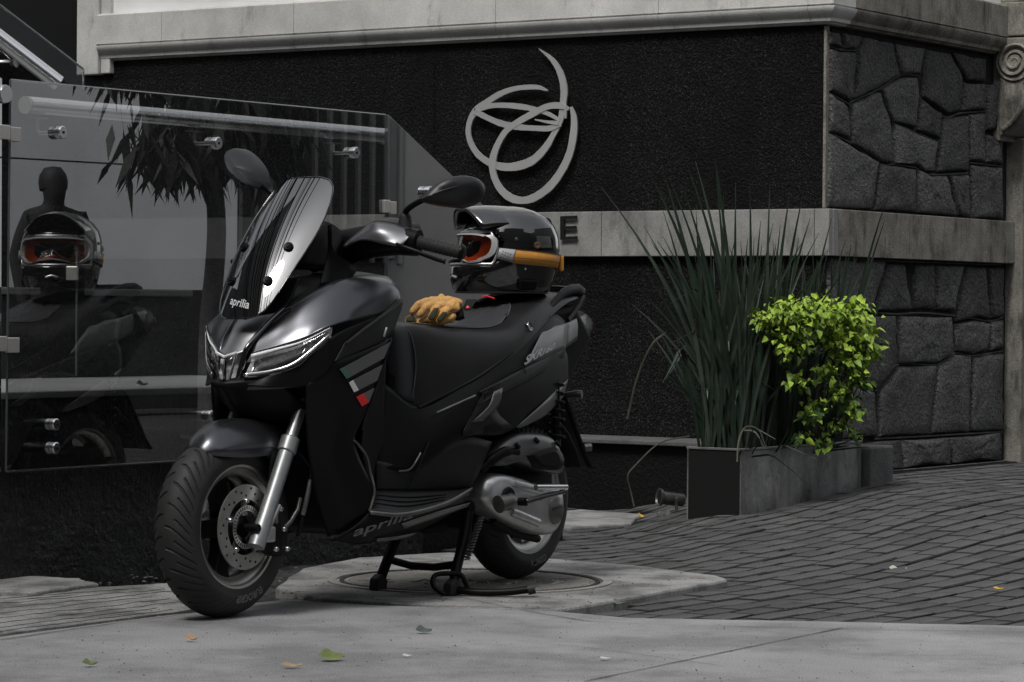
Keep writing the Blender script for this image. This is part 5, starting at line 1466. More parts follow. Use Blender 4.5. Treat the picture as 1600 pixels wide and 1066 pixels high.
for i in range(len(zs) - 1):
    for k in range(NP):
        q = (k + 1) % NP
        zc = (zs[i] + zs[i + 1]) / 2; ph = -math.pi + 2 * math.pi * (k + .5) / NP
        if eye(zc, ph): continue
        fs.append((i * NP + k, i * NP + q, (i + 1) * NP + q, (i + 1) * NP + k))
fs.append(tuple((len(zs) - 1) * NP + k for k in range(NP)))
mk('shell', vs, fs, M['gloss'], hm, smooth=180, solid=.006)
MB().lathe([(.0, .235), (.06, .22), (.10, .17), (.112, .10), (.100, .01)], (-.005, 0, 0), (0, 0, 1), 32).build('liner', M['inner'], hm, smooth=180)
MB().tube([hpt(.002, 2 * math.pi * k / 60) for k in range(60)], .0042, 6, closed=True).build('rubber_edge', M['alu_dark'], hm, smooth=60)
ring = [hpt(.082, a, .002) for a in [-1.0 + 2.0 * k / 20 for k in range(21)]] + [hpt(.082 + .094 * k / 8, 1.02 + .10 * math.sin(math.pi * k / 8) - .22 * k / 8, .002) for k in range(1, 9)] + [hpt(.176, a, .002) for a in [.78 - 1.56 * k / 16 for k in range(1, 17)]] + [hpt(.176 - .094 * k / 8, -.80 - .22 * k / 8 - .1 * math.sin(math.pi * k / 8), .002) for k in range(1, 8)]
MB().tube(ring, .0048, 8, closed=True).build('eye_port_trim', M['alu'], hm, smooth=60)
pk = []
for k in range(-8, 9):
    y = k / 8
    pk.append([Vector((-.01 - .02 * y * y, .108 * y, .2535 - .052 * y * y)), Vector((.075 - .015 * y * y, .108 * y, .2545 - .058 * abs(y) ** 2.2)), Vector((.156 - .035 * y * y, .100 * y, .246 - .062 * abs(y) ** 2.4))])
MB().grid(surf(pk, 4, 1)).build('peak', M['gloss'], hm, smooth=180, solid=.003)
for s in (1, -1):
    MB().lathe([(0, .006), (.004, .006), (.006, .003), (.006, -.004)], hpt(.155, 1.35 * s, .001), (0, s, 0), 12).build('snap', M['alu_dark'], hm, smooth=40)
    MB().lathe([(0, .004), (.0045, .004), (.0055, .007), (.0095, .0065), (.0105, 0)], hpt(.139, 1.80 * s, .001), (0, s, .05), 18).build('snap', M['brass'], hm, smooth=40)
    MB().lathe([(0, .003), (.0035, .004), (.0045, 0)], hpt(.088, 1.40 * s, .001), (0, s, .0), 12).build('rivet', M['alu'], hm, smooth=40)
    MB().lathe([(0, .003), (.003, .004), (.004, 0)], hpt(.070, 1.66 * s, .001), (0, s, .0), 12).build('rivet', M['alu'], hm, smooth=40)
b0 = [hpt(z, a, .004) for z, a in ((.008, 1.58), (.008, 1.98), (.036, 1.95), (.038, 1.55))]
b1 = [p + Vector((0, .014, 0)) for p in b0]
mb = MB().add(b0 + b1, [(0, 1, 2, 3), (7, 6, 5, 4), (0, 4, 5, 1), (1, 5, 6, 2), (2, 6, 7, 3), (3, 7, 4, 0)])
mb.build('intercom', M['mattblack'], hm, bevel=.005)
st_ = [hpt(.012, 2.06, .0025), hpt(.014, 2.24, .0025), hpt(.042, 2.22, .0025), hpt(.046, 2.08, .0025), hpt(.028, 2.04, .0025)]
dec = MB().add(st_, [(0, 1, 2, 3, 4)]).build('sticker', M['alu_dark'], hm)
c_ = sum(st_, Vector()) / 5
MB().tube([c_ + (p - c_) * .55 + Vector((0, .001, 0)) for p in st_], .0013, 5, closed=True).build('sticker_mark', M['inner'], dec)
mb = MB()
for k in range(6):
    a = hpt(.03 + .006 * k, -.12 + .03 * (k % 2), .001)
    mb.tube([a, hpt(.03 + .006 * k, .12, .001)], .0015, 5)
mb.build('chin_vent', M['inner'], hm)
MB().tube([(.166, -.02, .042), (.172, 0, .048), (.166, .02, .042)], .004, 6).build('chin_badge', M['alu'], hm, smooth=60)

gg = empty('goggles', tuple(HP), HR, label='grey framed goggles with orange lens and tan strap worn by the helmet', cat='goggles')
def gring(sc_, out):
    pts = []
    N = 56
    for k in range(N):
        a = 2 * math.pi * k / N
        c, s_ = math.cos(a), math.sin(a)
        cx = math.copysign(abs(c) ** .55, c); sy = math.copysign(abs(s_) ** .62, s_)
        z = .127 + .040 * sc_ * sy + (.004 if abs(cx) > .8 else 0)
        if s_ < 0 and abs(c) < .32: z += .016 * (1 - abs(c) / .32)
        pts.append(hpt(z, .92 * sc_ * cx, out))
    return pts
r0, r1, r2_, r3_ = gring(1.10, -.012), gring(1.10, .010), gring(.98, .012), gring(.965, -.002)
MB().grid([r0, r1, r2_, r3_], closed=True).build('frame', M['goggle_frame'], gg, smooth=50, bevel=.002)
ra, rb_ = gring(.95, -.001), gring(.66, -.012)
MB().grid([ra, rb_], closed=True).build('face_foam', M['foam'], gg, smooth=60)
lens = [gring(k, .004 - .001 * i) for i, k in enumerate((.95, .7, .45, .2, .05))]
mb = MB().grid(lens, closed=True); mb.add(lens[-1], [tuple(range(56))])
mb.build('lens', M['amber_glass'], gg, smooth=180)
for s in (1, -1):
    def band(a0, a1, z0, z1, h0, h1, out, n=16):
        up, lo = [], []
        for k in range(n + 1):
            f = k / n; a = (a0 + (a1 - a0) * f) * s; z = z0 + (z1 - z0) * f; h = h0 + (h1 - h0) * f
            up.append(hpt(z + h, a, out)); lo.append(hpt(z - h, a, out))
        return [up, [a.lerp(b, .5) + Vector((0, .001 * s, 0)) for a, b in zip(up, lo)], lo]
    o = MB().grid(band(1.06, 1.36, .114, .106, .015, .019, .009)).build('strap_plate', M['goggle_frame'], gg, smooth=60, solid=.004)
    mb = MB()
    for i in range(4):
        for j in range(3):
            p = hpt(.111 - .003 * i + (j - 1) * .009, (1.14 + i * .05) * s, .0118)
            mb.lathe([(0, .0005), (.0016, .0005), (.0016, -.001)], p, (0, s, 0), 8)
    mb.build('perforation', M['inner'], gg)
    MB().grid(band(1.34, math.pi, .106, .086, .0195, .0205, .007, 24)).build('strap', M['strap'], gg, smooth=60, solid=.003)
    for dz, w_ in ((-.0035, .0009), (.0195, .0008), (-.0202, .0008)):
        MB().tube([hpt(.106 - .020 * k / 24 + dz, (1.36 + (math.pi - 1.38) * k / 24) * s, .0088) for k in range(25)], w_, 5).build('strap_seam', M['twig'], gg, smooth=60)
MB().box(-.006, .006, -.008, .020, -.022, .022, lambda v: hpt(.088, 2.80, .010) + v).build('strap_buckle', M['strap'], gg, bevel=.003)

# ------------------------------------------------------------------ riding gloves on the seat
def glove_pt(x, y, d=0.):
    # drawing units of the glove sheet (0.18 mm) about the seat spot
    return Vector(((620 + x / 10 - 680) / 4670 * 8.40, d, -(430 + y / 10 - 485) / 4670 * 8.40))
def make_glove(root, caps, patches, cuff, seed, tanm='tan'):
    bmv = MB()
    for (a, b, r0, r1) in caps:
        A_v, B_v = glove_pt(*a), glove_pt(*b)
        k = 8
        pts = [A_v.lerp(B_v, j / k) for j in range(k + 1)]
        d = (B_v - A_v).normalized()
        rr = [r0 + (r1 - r0) * j / k for j in range(k + 1)]
        pts = [A_v - d * r0 * .7] + pts + [B_v + d * r1 * .7]
        bmv.tube(pts, [r0 * .6] + rr + [r1 * .6], 12)
    o = bmv.build('leather_body', M[tanm], root)
    m_ = o.modifiers.new('remesh', 'REMESH'); m_.mode = 'VOXEL'; m_.voxel_size = .0021; m_.use_smooth_shade = True
    s_ = o.modifiers.new('smooth', 'SMOOTH'); s_.factor = .5; s_.iterations = 4
    for (pts, r) in patches:
        pp = spline([glove_pt(*p) for p in pts] + [glove_pt(*pts[0])], 5)[:-1]
        c = sum(pp, Vector()) / len(pp)
        rows = [[c + (p - c) * k + Vector((0, -h, 0)) for p in pp] for k, h in ((1, 0), (.9, .0025), (.5, .0042), (.1, .0045))]
        mb = MB().grid(rows, closed=True); mb.add(rows[-1], [tuple(range(len(pp)))])
        f = mb.build('finger_patch', M['dark_olive'], root, smooth=60)
        MB().tube(pp, .0011, 5, closed=True).build('piping', M['strap'], f)
    if cuff:
        MB().tube([glove_pt(*p) for p in cuff[0]], cuff[1], 12, flat=.7).build('cuff', M['inner'], root, smooth=60)
gp0 = Vector((-120 / 4670 * 8.40, 8.40, .8 + (484.2 - 485) / 4670 * 8.40))
g1 = empty('riding_glove', tuple(gp0), label='tan leather glove lying on top, fingers curling towards the handlebar', cat='glove')
make_glove(g1, [((470, 410, .0), (330, 470, -.005), .0115, .0115), ((330, 470, -.005), (240, 580, -.008), .0112, .0100),
                ((560, 450, -.012), (440, 520, -.020), .0120, .0115), ((440, 520, -.020), (355, 630, -.022), .0112, .0098),
                ((660, 470, -.018), (590, 560, -.028), .0115, .011), ((590, 560, -.028), (530, 670, -.028), .0108, .0095),
                ((800, 530, -.018), (720, 600, -.030), .0112, .0108), ((720, 600, -.030), (660, 700, -.030), .0104, .0092),
                ((520, 420, -.002), (780, 430, -.004), .0155, .0175), ((600, 450, -.010), (880, 500, -.012), .0150, .0150),
                ((690, 340, .006), (700, 400, .0), .0105, .0150), ((780, 400, 0), (980, 430, .0), .0150, .0110), ((860, 460, -.01), (940, 520, -.012), .0150, .0110)],
           [([(580, 520, -.036), (660, 520, -.034), (600, 680, -.041), (520, 710, -.041), (490, 660, -.040)], 0), ([(720, 575, -.041), (800, 590, -.038), (740, 690, -.042), (670, 740, -.043), (620, 700, -.042)], 0)],
           ([(930, 480, -.006), (985, 560, -.006), (1000, 640, -.006)], .010), 1)
g2 = empty('riding_glove', tuple(gp0), label='second tan and olive leather glove tucked underneath the top glove', cat='glove')
make_glove(g2, [((330, 760, -.008), (460, 690, -.008), .0075, .010), ((530, 790, -.020), (700, 740, -.018), .0072, .0095), ((700, 740, -.018), (880, 640, -.010), .0095, .011),
                ((250, 730, .004), (420, 720, .004), .0065, .009), ((450, 700, .0), (860, 660, .0), .013, .014), ((620, 740, -.012), (860, 690, -.008), .010, .010)],
           [([(150, 660, -.004), (250, 630, -.008), (300, 690, -.010), (250, 735, -.012), (140, 740, -.008)], 0)],
           ([(880, 640, .0), (960, 650, .0), (1040, 620, .0)], .0115), 2)
# red key tag strap beside the gloves
kt = empty('strap_tab', tuple(gp0), label='black helmet chin strap end with a red snap on the seat', cat='strap')
MB().add([glove_pt(1040, 500, -.02), glove_pt(1060, 545, -.02), glove_pt(1150, 545, -.02), glove_pt(1240, 380, .02), glove_pt(1080, 380, .02)], [(0, 1, 2, 3, 4)]).build('webbing', M['mattblack'], kt, solid=.002)
MB().lathe([(0, .004), (.004, .0035), (.0055, 0)], glove_pt(1105, 505, -.02), (0, -.8, .6), 14).build('snap', M['red'], kt, smooth=40)
MB().tube([glove_pt(1330, 335, .02), glove_pt(1390, 320, .018), glove_pt(1470, 345, .016), glove_pt(1520, 360, .015)], .0022, 6).build('red_loop', M['red'], kt)

# ------------------------------------------------------------------ planter with plants
PC = Vector((.863, 11.2, 0)); PLEN, PWID = .986, .235
z0p, z1p = .042, .284
pt_ = empty('planter_box', (PC.x, PC.y, z0p), label='long dark metal planter box standing in front of the stone corner', cat='planter')
def WP(v): return BV * v[0] + AV * v[1] + Vector((0, 0, v[2] - z0p))
def pbox(name, u0, u1, w0, w1, z0, z1, m, par=pt_, bevel=.002): return MB().box(u0, u1, w0, w1, z0, z1, lambda v: WP(v)).build(name, m, par, bevel=bevel)
pbox('side_plate', 0, PLEN, 0, .006, z0p - .03, z1p - .004, M['planter'])
pbox('side_plate', 0, PLEN, PWID - .006, PWID, z0p - .03, z1p - .004, M['planter'])
pbox('end_plate', 0, .006, .0065, PWID - .0065, z0p - .03, z1p - .0045, M['inner'])
pbox('end_plate', PLEN - .006, PLEN, .0065, PWID - .0065, z0p - .03, z1p - .0045, M['planter'])
for a in ((0, PLEN, -.004, .012), (0, PLEN, PWID - .012, PWID + .004), (-.004, .012, .013, PWID - .013), (PLEN - .012, PLEN + .004, .013, PWID - .013)):
    pbox('rim', a[0], a[1], a[2], a[3], z1p - .0035, z1p + .005, M['planter_rim'], bevel=.0015)
pbox('soil_bed', .008, PLEN - .008, .008, PWID - .008, z0p, z1p - .03, M['earth'])
cbk = Vector((PC.x, PC.y, 0)) + BV * (PLEN + .02)
o = MB().box(0, .21, -.03, .24, .0, .262, lambda v: BV * v.x + AV * v.y + Vector((0, 0, v.z))).build('concrete_block', M['concrete_block'], bevel=.008)
o.location = (cbk.x, cbk.y, 0)
tag(o, 'plain grey concrete block behind the far end of the planter', 'block')

sw = empty('sword_plant', tuple(PC + BV * .2 + AV * .117 + Vector((0, 0, .26))), label='tall clump of dark sword shaped leaves growing in the planter', cat='plant')
SWO = Vector(sw.location)
random.seed(21)
def blade(base, tip, w, m, droop=.0, bend=None, name='leaf', par=sw, org=None, seg=10):
    org = SWO if org is None else org
    base, tip = Vector(base), Vector(tip)
    d = tip - base
    side = d.cross(Vector((random.uniform(-.5, .5), -1, 0))).normalized()
    fwd_ = d.cross(side).normalized()
    ctrl = base + d * .5 + Vector((0, 0, d.length * .06)) - Vector((d.x, d.y, 0)) * (.25 + droop)
    rows = []
    bend = random.random() < .14 if bend is None else bend
    bx, bf = random.choice((-1, 1)) * random.uniform(.1, .3), random.uniform(.5, .8)
    for k in range(seg + 1):
        f = k / seg
        p = base * (1 - f) ** 2 + ctrl * 2 * f * (1 - f) + tip * f * f
        if bend and f > bf: p = p + Vector((bx * (f - bf), -.1 * (f - bf), -1.5 * (f - bf) * d.length * .8))
        ww = w * .9 * (min(1, .55 + f * 1.3) if f < .35 else 1) * (1 - max(0, (f - .35) / .65) ** 1.5) + .0008
        rows.append([p - side * ww - org, p + fwd_ * ww * .35 - org, p + side * ww - org])
    return MB().grid(rows).build(name, m, par, smooth=180)
def pbase(u, w): return PC + BV * u + AV * w + Vector((0, 0, .25))
TIPS = [(0.328,11.2,1.265), (0.517,11.3,1.329), (0.563,11.3,1.335), (0.567,11.4,1.183), (0.605,11.4,1.293), (0.661,11.5,1.364), (0.703,11.5,1.38), (0.765,11.4,1.39), (0.768,11.3,1.331), (0.844,11.5,1.3), (0.9,11.5,1.312), (0.641,11.3,1.277), (0.988,11.6,1.298), (1.081,11.8,1.277), (1.166,11.9,1.286), (1.183,11.9,1.18), (1.5,12,1.268), (1.274,11.9,1.18), (0.485,11.2,1.123), (0.519,11.2,1.061), (0.501,11.2,0.936), (0.473,11.2,0.883), (0.709,11.5,1.188), (0.814,11.6,1.266), (0.903,11.6,1.088), (1.002,11.6,1.144), (1.12,11.8,1.095), (0.96,11.7,1.159), (1.053,11.7,1.142), (1.24,11.9,1.053), (1.322,12,1.094), (1.426,12,0.954), (1.473,12,1.172), (1.4,12,0.979), (0.949,11.7,1.021), (0.865,11.6,1.192)]
for i, t in enumerate(TIPS):
    px = t[0] / t[1] * 4670 + 800
    u = min(max((px - 1085) / 330 + random.uniform(-.06, .06), .02), .92); w = random.uniform(.05, .19)
    if px < 1150: u = random.uniform(.02, .22)
    bs = pbase(u, w)
    tp = Vector(t); kk = bs.y / tp.y if True else 1
    blade(bs, Vector((tp.x * (bs.y - .1 + random.uniform(-.1, .15)) / tp.y, bs.y - .1, .8 + (tp.z - .8) * (bs.y - .1) / tp.y)), random.uniform(.0085, .0125), M['blade'] if i % 3 else M['blade2'], bend=False)
for i in range(250):
    u = random.choice([random.uniform(.02, .34), random.uniform(.02, .34), random.uniform(.3, .93)])
    bs = pbase(u, random.uniform(.03, .21))
    h = random.uniform(.35, .86) if u < .4 else random.uniform(.5, .82)
    lean = random.gauss(-.02, .17) if u < .4 else random.gauss(.02, .08)
    tp = bs + Vector((lean * .9, random.uniform(-.18, .12), h))
    blade(bs, tp, random.uniform(.005, .0105), random.choice([M['blade'], M['blade'], M['blade2']]))
for i in range(26):   # arching grassy leaves spilling over the rim
    bs = pbase(random.uniform(.02, .75), random.uniform(.01, .08))
    tp = bs + Vector((random.uniform(-.10, .22), random.uniform(-.2, -.05), random.uniform(.02, .32)))
    blade(bs, tp, random.uniform(.0025, .005), random.choice([M['blade2'], M['blade']]), -.5)
dl = [((0.596,11.6,0.718), (0.542,11.6,0.668), (0.49,11.65,0.542), (0.454,11.7,0.378)), ((0.694,11.6,0.317), (0.58,11.6,0.291), (0.481,11.6,0.2), (0.454,11.6,0.158), (0.468,11.62,0.095), (0.481,11.62,0.04)), ((0.845,11.16,0.241), (0.851,11.18,0.316), (0.878,11.2,0.369), (0.923,11.16,0.361), (0.953,11.16,0.294)), ((0.951,11.2,0.288), (0.915,11.2,0.35), (0.87,11.25,0.357))]
for p in dl: MB().tube([Vector(q) - SWO for q in spline(p, 6)], [.0045 if p is dl[0] else .003] * (len(spline(p, 6))), 6, flat=.4).build('dry_leaf', M['drystem'], sw, smooth=60)

bu = empty('leafy_bush', tuple(PC + BV * .68 + AV * .117 + Vector((0, 0, .25))), label='bright lime green leafy bush at the far end of the planter', cat='plant')
BO = Vector(bu.location)
random.seed(5)
stem = MB()
tips = []
for k in range(34):
    top = BO + Vector((random.uniform(-.22, .30), random.uniform(-.20, .12), random.uniform(.30, .56)))
    pts = spline([BO + Vector((random.uniform(-.07, .07), random.uniform(-.04, .04), 0)), BO.lerp(top, .5) + Vector((random.uniform(-.03, .03), 0, .04)), top], 5)
    stem.tube([p - BO for p in pts], [.004 - .0025 * j / len(pts) for j in range(len(pts))], 5)
stem.build('stem', M['twig'], bu, smooth=60)
lm = []
for v in range(8):
    rnd = random.Random(v)
    L, Wd = .026, .0115
    vs = [(0, 0, 0), (L * .35, Wd, .004), (L * .35, 0, -.001), (L * .35, -Wd, .004), (L * .75, Wd * .75, .001), (L * .75, 0, -.003), (L * .75, -Wd * .75, .001), (L * 1.25, rnd.uniform(-.003, .003), -.008)]
    fs = [(0, 2, 1), (0, 3, 2), (1, 2, 5, 4), (2, 3, 6, 5), (4, 5, 7), (5, 6, 7)]
    for mn in ('lime', 'lime2', 'lime3'):
        me = bpy.data.meshes.new('leaf'); me.from_pydata(vs, [], fs); me.materials.append(M[mn])
        me.polygons.foreach_set('use_smooth', [True] * len(me.polygons))
        lm.append((mn, me))
leaves = []
def bush_px(px, py, dd=0.):
    k = 11.75 + dd
    return Vector(((px - 800) / 4670 * k, k, .8 - (py - 488) / 4670 * k))
CL = []   # clusters: (x, z in bush outline, radius)
for (px, py, r, n_) in ((1215, 492, 26, 90), (1245, 505, 28, 95), (1285, 488, 28, 110), (1325, 490, 30, 110), (1345, 520, 26, 95), (1362, 545, 14, 30), (1330, 555, 28, 95), (1300, 525, 28, 95), (1250, 540, 18, 40), (1340, 585, 22, 60), (1290, 580, 18, 34), (1310, 610, 22, 55), (1275, 640, 22, 36), (1330, 640, 16, 34), (1310, 665, 14, 20), (1255, 600, 12, 12), (1195, 498, 18, 60), (1215, 520, 20, 45), (1230, 480, 16, 45), (1260, 478, 18, 60), (1258, 680, 14, 16), (1240, 590, 16, 16), (1262, 645, 16, 18), (1228, 545, 16, 20), (1290, 690, 16, 18), (1335, 675, 12, 12), (1230, 560, 10, 9)):
    for _ in range(int(n_ * 2.5)):
        a, b, c = [random.gauss(0, .48) for _ in range(3)]
        dd = c * .16 - .04 + .10 * (abs(px - 1280) / 100)
        p = bush_px(px + a * r, py + b * r * .9, dd - .10 - .38 * max(0, min(1, (1300 - px) / 70)))
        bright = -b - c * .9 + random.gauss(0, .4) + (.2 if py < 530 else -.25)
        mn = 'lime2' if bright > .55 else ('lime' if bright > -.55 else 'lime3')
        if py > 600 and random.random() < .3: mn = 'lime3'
        leaves.append((p.y, p, mn))
leaves.sort(key=lambda q: q[0])
rest = MB(); mi = {'lime': 0, 'lime2': 1, 'lime3': 2}
for n_, (_, p, mn) in enumerate(leaves):
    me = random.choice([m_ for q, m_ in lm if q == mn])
    out = (p - (BO + Vector((.06, 0, .28))))
    az = math.atan2(out.y, out.x) + random.gauss(0, .9)
    mw = Matrix.Translation(p) @ Matrix.Rotation(az, 4, 'Z') @ Matrix.Rotation(random.gauss(.35, .45), 4, 'Y') @ Matrix.Rotation(random.gauss(0, .5), 4, 'X') @ Matrix.Scale(random.choice((.45, .6, .75, .9, 1.05, 1.3)), 4)
    mw = Matrix.Translation(-BO) @ mw
    if n_ < 300:
        o = bpy.data.objects.new('leaf', me); COL.objects.link(o); o.parent = bu; o.matrix_basis = mw
    else:
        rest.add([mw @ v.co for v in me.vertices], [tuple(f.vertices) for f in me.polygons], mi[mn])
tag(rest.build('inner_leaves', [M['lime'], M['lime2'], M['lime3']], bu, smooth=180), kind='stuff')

# ------------------------------------------------------------------ ground spotlight
sp0 = Vector((0.642,11.786,0))
slt = empty('ground_spotlight', tuple(sp0), label='small dark cylindrical spotlight on a bracket beside the planter', cat='spotlight')
ax = Vector((-.93, -.30, .12)).normalized()
c0 = Vector((-.01, 0, .062))
MB().lathe([(0, -.055), (.022, -.055), (.026, -.05), (.026, .035), (.034, .04), (.036, .052), (.033, .052), (.028, .045), (0, .044)], c0, ax, 28).build('housing', M['alu_dark'], slt, smooth=40)
MB().lathe([(0, .0465), (.027, .0465)], c0, ax, 24).build('glass_front', M['gloss'], slt)
MB().box(.004, .018, -.034, -.028, .0, .07).build('bracket', M['alu_dark'], slt, bevel=.002)
MB().lathe([(0, .006), (.006, .006), (.007, 0)], (.011, -.034, .058), (0, -1, 0), 10).build('knob', M['alu_dark'], slt, smooth=40)
for k, (x, y, r) in enumerate(((-.045, -.02, .022), (-.02, -.03, .016), (.045, -.02, .02), (.065, 0, .014))):
    MB().lathe([(0, .016), (r * .7, .012), (r, 0), (r * .9, -.01)], (x, y, .0), (.1, .1, 1), 9).build('base_stone', M['concrete_block'], slt, smooth=60)

# ------------------------------------------------------------------ fallen leaves
def fallen(pos, L, W_, rz, m, label, curl=.3, tilt=0.):
    rows = []
    for k in range(9):
        f = k / 8; x = (f - .5) * L; w = W_ * math.sin(math.pi * min(1, (f ** .75) * .96 + .02)) ** .9
        zz = .003 + curl * L * (f - .5) ** 2
        rows.append([(x, -w, zz + curl * w * .8), (x, .004 * math.sin(f * 5), zz), (x, w * .8, zz + curl * w * (1.1 + .5 * math.sin(f * 7)))])
    o = MB().grid(rows).build('fallen_leaf', m, smooth=180, solid=.0006)
    o.location = (pos[0], pos[1], pos[2]); o.rotation_euler = (tilt, 0, rz)
    tag(o, label, 'leaf', 'leaves fallen on the pavement')
fallen((-0.404,6.783,0.004), .058, .021, .2, M['leaf_green'], 'largest fallen green leaf on the foreground concrete', .5, .5)
fallen((-0.759,7.141,0.002), .038, .009, -.3, M['leaf_brown'], 'curled brown leaf on the concrete below the front wheel', .9, .3)
fallen((-0.483,6.635,0.002), .046, .008, .1, M['leaf_brown'], 'narrow tan leaf left of the large green leaf', .5, .3)
fallen((-0.931,6.627,0.002), .034, .010, .3, M['leaf_green'], 'small yellow green leaf at the lower left', .8, .3)
fallen((-0.212,7.369,0.002), .040, .013, .1, M['leaf_grey'], 'dull grey green leaf lying on the concrete under the stand', .7, .5)
fallen((-0.235,6.85,0.002), .022, .006, .1, M['leaf_pale'], 'tiny pale petal right of the large green leaf', .5, .3)
fallen((1.222,9.408,-0.018), .055, .010, -.1, M['leaf_pale'], 'pale crescent shaped leaf on the dark bricks', 1.2, .4)
fallen((1.451,8.869,-0.018), .030, .006, -.3, M['leaf_yellow'], 'thin yellow sliver of leaf near the right edge of the bricks', .6, .3)
fallen((0.519,11.913,-0.02), .026, .014, .6, M['leaf_yellow'], 'small yellow leaf beside the ground spotlight', .5, .5)
fallen((1.891,11.813,0.08), .030, .013, .6, M['leaf_yellow'], 'orange yellow leaf below the stone wall on the right', .5, .5)
fallen((1.545,11.878,0.05), .022, .006, .2, M['leaf_pale'], 'tiny pale scrap on the bricks behind the planter', .5, .3)
fallen((0.305,8.285,-0.016), .05, .009, -.5, M['leaf_grey'], 'curled dark leaf at the slab edge right of the manhole', .9, .4)
fallen((0.219,6.834,0.002), .026, .007, .2, M['leaf_pale'], 'pale scrap on the concrete beside the sawn joint', .3, .2)
fallen((-1.103,8.921,0.563), .035, .010, .2, M['leaf_grey'], 'dark curled leaf on the pale landing floor behind glass', .9, .4)

# ------------------------------------------------------------------ across the street: seen mirrored in the glass
W0, W1 = Vector((15.104,11.727,1.744)), Vector((16.847,15.153,1.882))
W0.z = W1.z = 0
dW = (W1 - W0).normalized(); nW = Vector((-dW.y, dW.x, 0))
if nW.x > 0: nW = -nW
op = empty('opposite_wall', tuple(W0), label='pale plastered wall across the street, mirrored in the glass', cat='wall')
def WO(v): return dW * v[0] - nW * v[1] + Vector((0, 0, v[2]))
LW = (W1 - W0).length
zz = [-.1, .95, 2.05, 3.2, 4.6]
for i in range(4):
    MB().box(-9, LW * .83, 0, .3, zz[i] + .008, zz[i + 1] - .008, lambda v: WO(v)).build('wall_panel', M['far_wall'] if i else M['far_dark'], op)
MB().box(-9, LW * .83, .02, .28, -.1, 4.7, lambda v: WO(v)).build('wall_core', M['step'], op)
MB().box(LW * .84, LW + 7, .4, .7, -.1, 4.5, lambda v: WO(v)).build('dark_passage', M['far_dark'], op)
gt_ = empty('white_gate', tuple(W0), label='white barred street gate across the road, mirrored in the glass', cat='gate')
for k in range(16):
    u = LW * .86 + k * .20
    MB().box(u, u + .045, .30, .34, 1.25, 2.9, lambda v: WO(v)).build('bar', M['gate_paint'], gt_)
for z in (1.3, 2.8): MB().box(LW * .85, LW * .85 + 3.4, .345, .38, z, z + .06, lambda v: WO(v)).build('rail', M['gate_paint'], gt_)
sg = Vector((14.877,13.167,2.174))
o = MB().box(-.11, .11, -.01, .01, -.20, .20, lambda v: dW * v.x - nW * v.y + Vector((0, 0, v.z))).build('wall_sign', M['step'])
o.location = sg + nW * .9; tag(o, 'small grey plate with a yellow disc on the far wall', 'sign')
MB().lathe([(0, .014), (.085, .014), (.09, .0)], (0, 0, .0), nW, 24).build('yellow_disc', M['yellow'], o)
tb = Vector((9.136,12.081,1.137))
tr = empty('street_tree', (tb.x, tb.y, 0), label='small street tree with drooping dark leaves, mirrored in the glass', cat='tree')
mb = MB()
mb.tube(spline([(0, 0, -.1), (.03, 0, .6), (-.02, .03, 1.3), (.02, 0, 1.9), (0, .05, 2.4)], 5), [.085, .08, .078, .075, .072, .07, .07, .068, .066, .065, .064, .062, .06, .058, .055, .052, .05, .048, .045, .042, .04], 12)
mb.build('trunk', M['bark'], tr, smooth=60)
mb = MB(); limbs = []
random.seed(9)
tang = Vector((dW.x, dW.y, 0))
for k in range(16):
    a = 2 * math.pi * k / 16
    e = tang * (math.cos(a) * random.uniform(.35, .85)) + Vector((tang.y, -tang.x, 0)) * (math.sin(a) * random.uniform(.3, .6)) + Vector((0, 0, random.uniform(1.75, 2.9)))
    pth = spline([Vector((0, .02, 1.7 + .05 * (k % 5))), Vector((e.x * .5, e.y * .5, e.z + .12)), e], 5)
    mb.tube(pth, [.03 - .024 * j / 10 for j in range(11)], 6)
    limbs.append(pth)
mb.build('limbs', M['bark'], tr, smooth=60)
lf = MB()
for pth in limbs:
    for _ in range(210):
        p = random.choice(pth[3:]) + Vector((random.gauss(0, .12), random.gauss(0, .12), random.gauss(0, .10)))
        L = random.uniform(.18, .40); w = random.uniform(.018, .035)
        d = Vector((random.gauss(0, .35), random.gauss(0, .35), -1)).normalized()
        s_ = d.cross(Vector((random.uniform(-1, 1), random.uniform(-1, 1), .1))).normalized()
        lf.add([p, p + d * L * .4 + s_ * w, p + d * L, p + d * L * .4 - s_ * w], [(0, 1, 2, 3)])
lf.build('crown', M['far_leaf'], tr)
# a bystander, mirrored in the glass above the helmet's reflection
ps = Vector((9.857,11.207,1.558))
pe = empty('person', (ps.x, ps.y, 0), math.pi * .97, label='person in a dark jacket standing across the pavement, mirrored in the glass', cat='person')
J = {'pel': (0, 0, .95), 'che': (0, 0, 1.28), 'neck': (.01, 0, 1.46), 'jaw': (.03, 0, 1.53), 'head': (.02, 0, 1.61), 'crown': (.01, 0, 1.68),
     'sl': (0, .17, 1.37), 'el': (-.02, .25, 1.12), 'wl': (.06, .24, .88), 'hl': (.09, .23, .80), 'sr': (0, -.17, 1.37), 'er': (-.02, -.25, 1.12), 'wr': (.06, -.24, .88), 'hr': (.09, -.23, .80),
     'tl': (0, .10, .92), 'kl': (.03, .11, .50), 'al': (0, .12, .09), 'fl': (.14, .13, .03), 'tr': (0, -.10, .92), 'kr': (.03, -.11, .50), 'ar': (0, -.12, .09), 'fr': (.14, -.13, .03)}
RD = {'pel': .14, 'che': .16, 'neck': .065, 'jaw': .078, 'head': .092, 'crown': .06, 'sl': .075, 'el': .05, 'wl': .035, 'hl': .032, 'sr': .075, 'er': .05, 'wr': .035, 'hr': .032, 'tl': .095, 'kl': .062, 'al': .045, 'fl': .04, 'tr': .095, 'kr': .062, 'ar': .045, 'fr': .04}
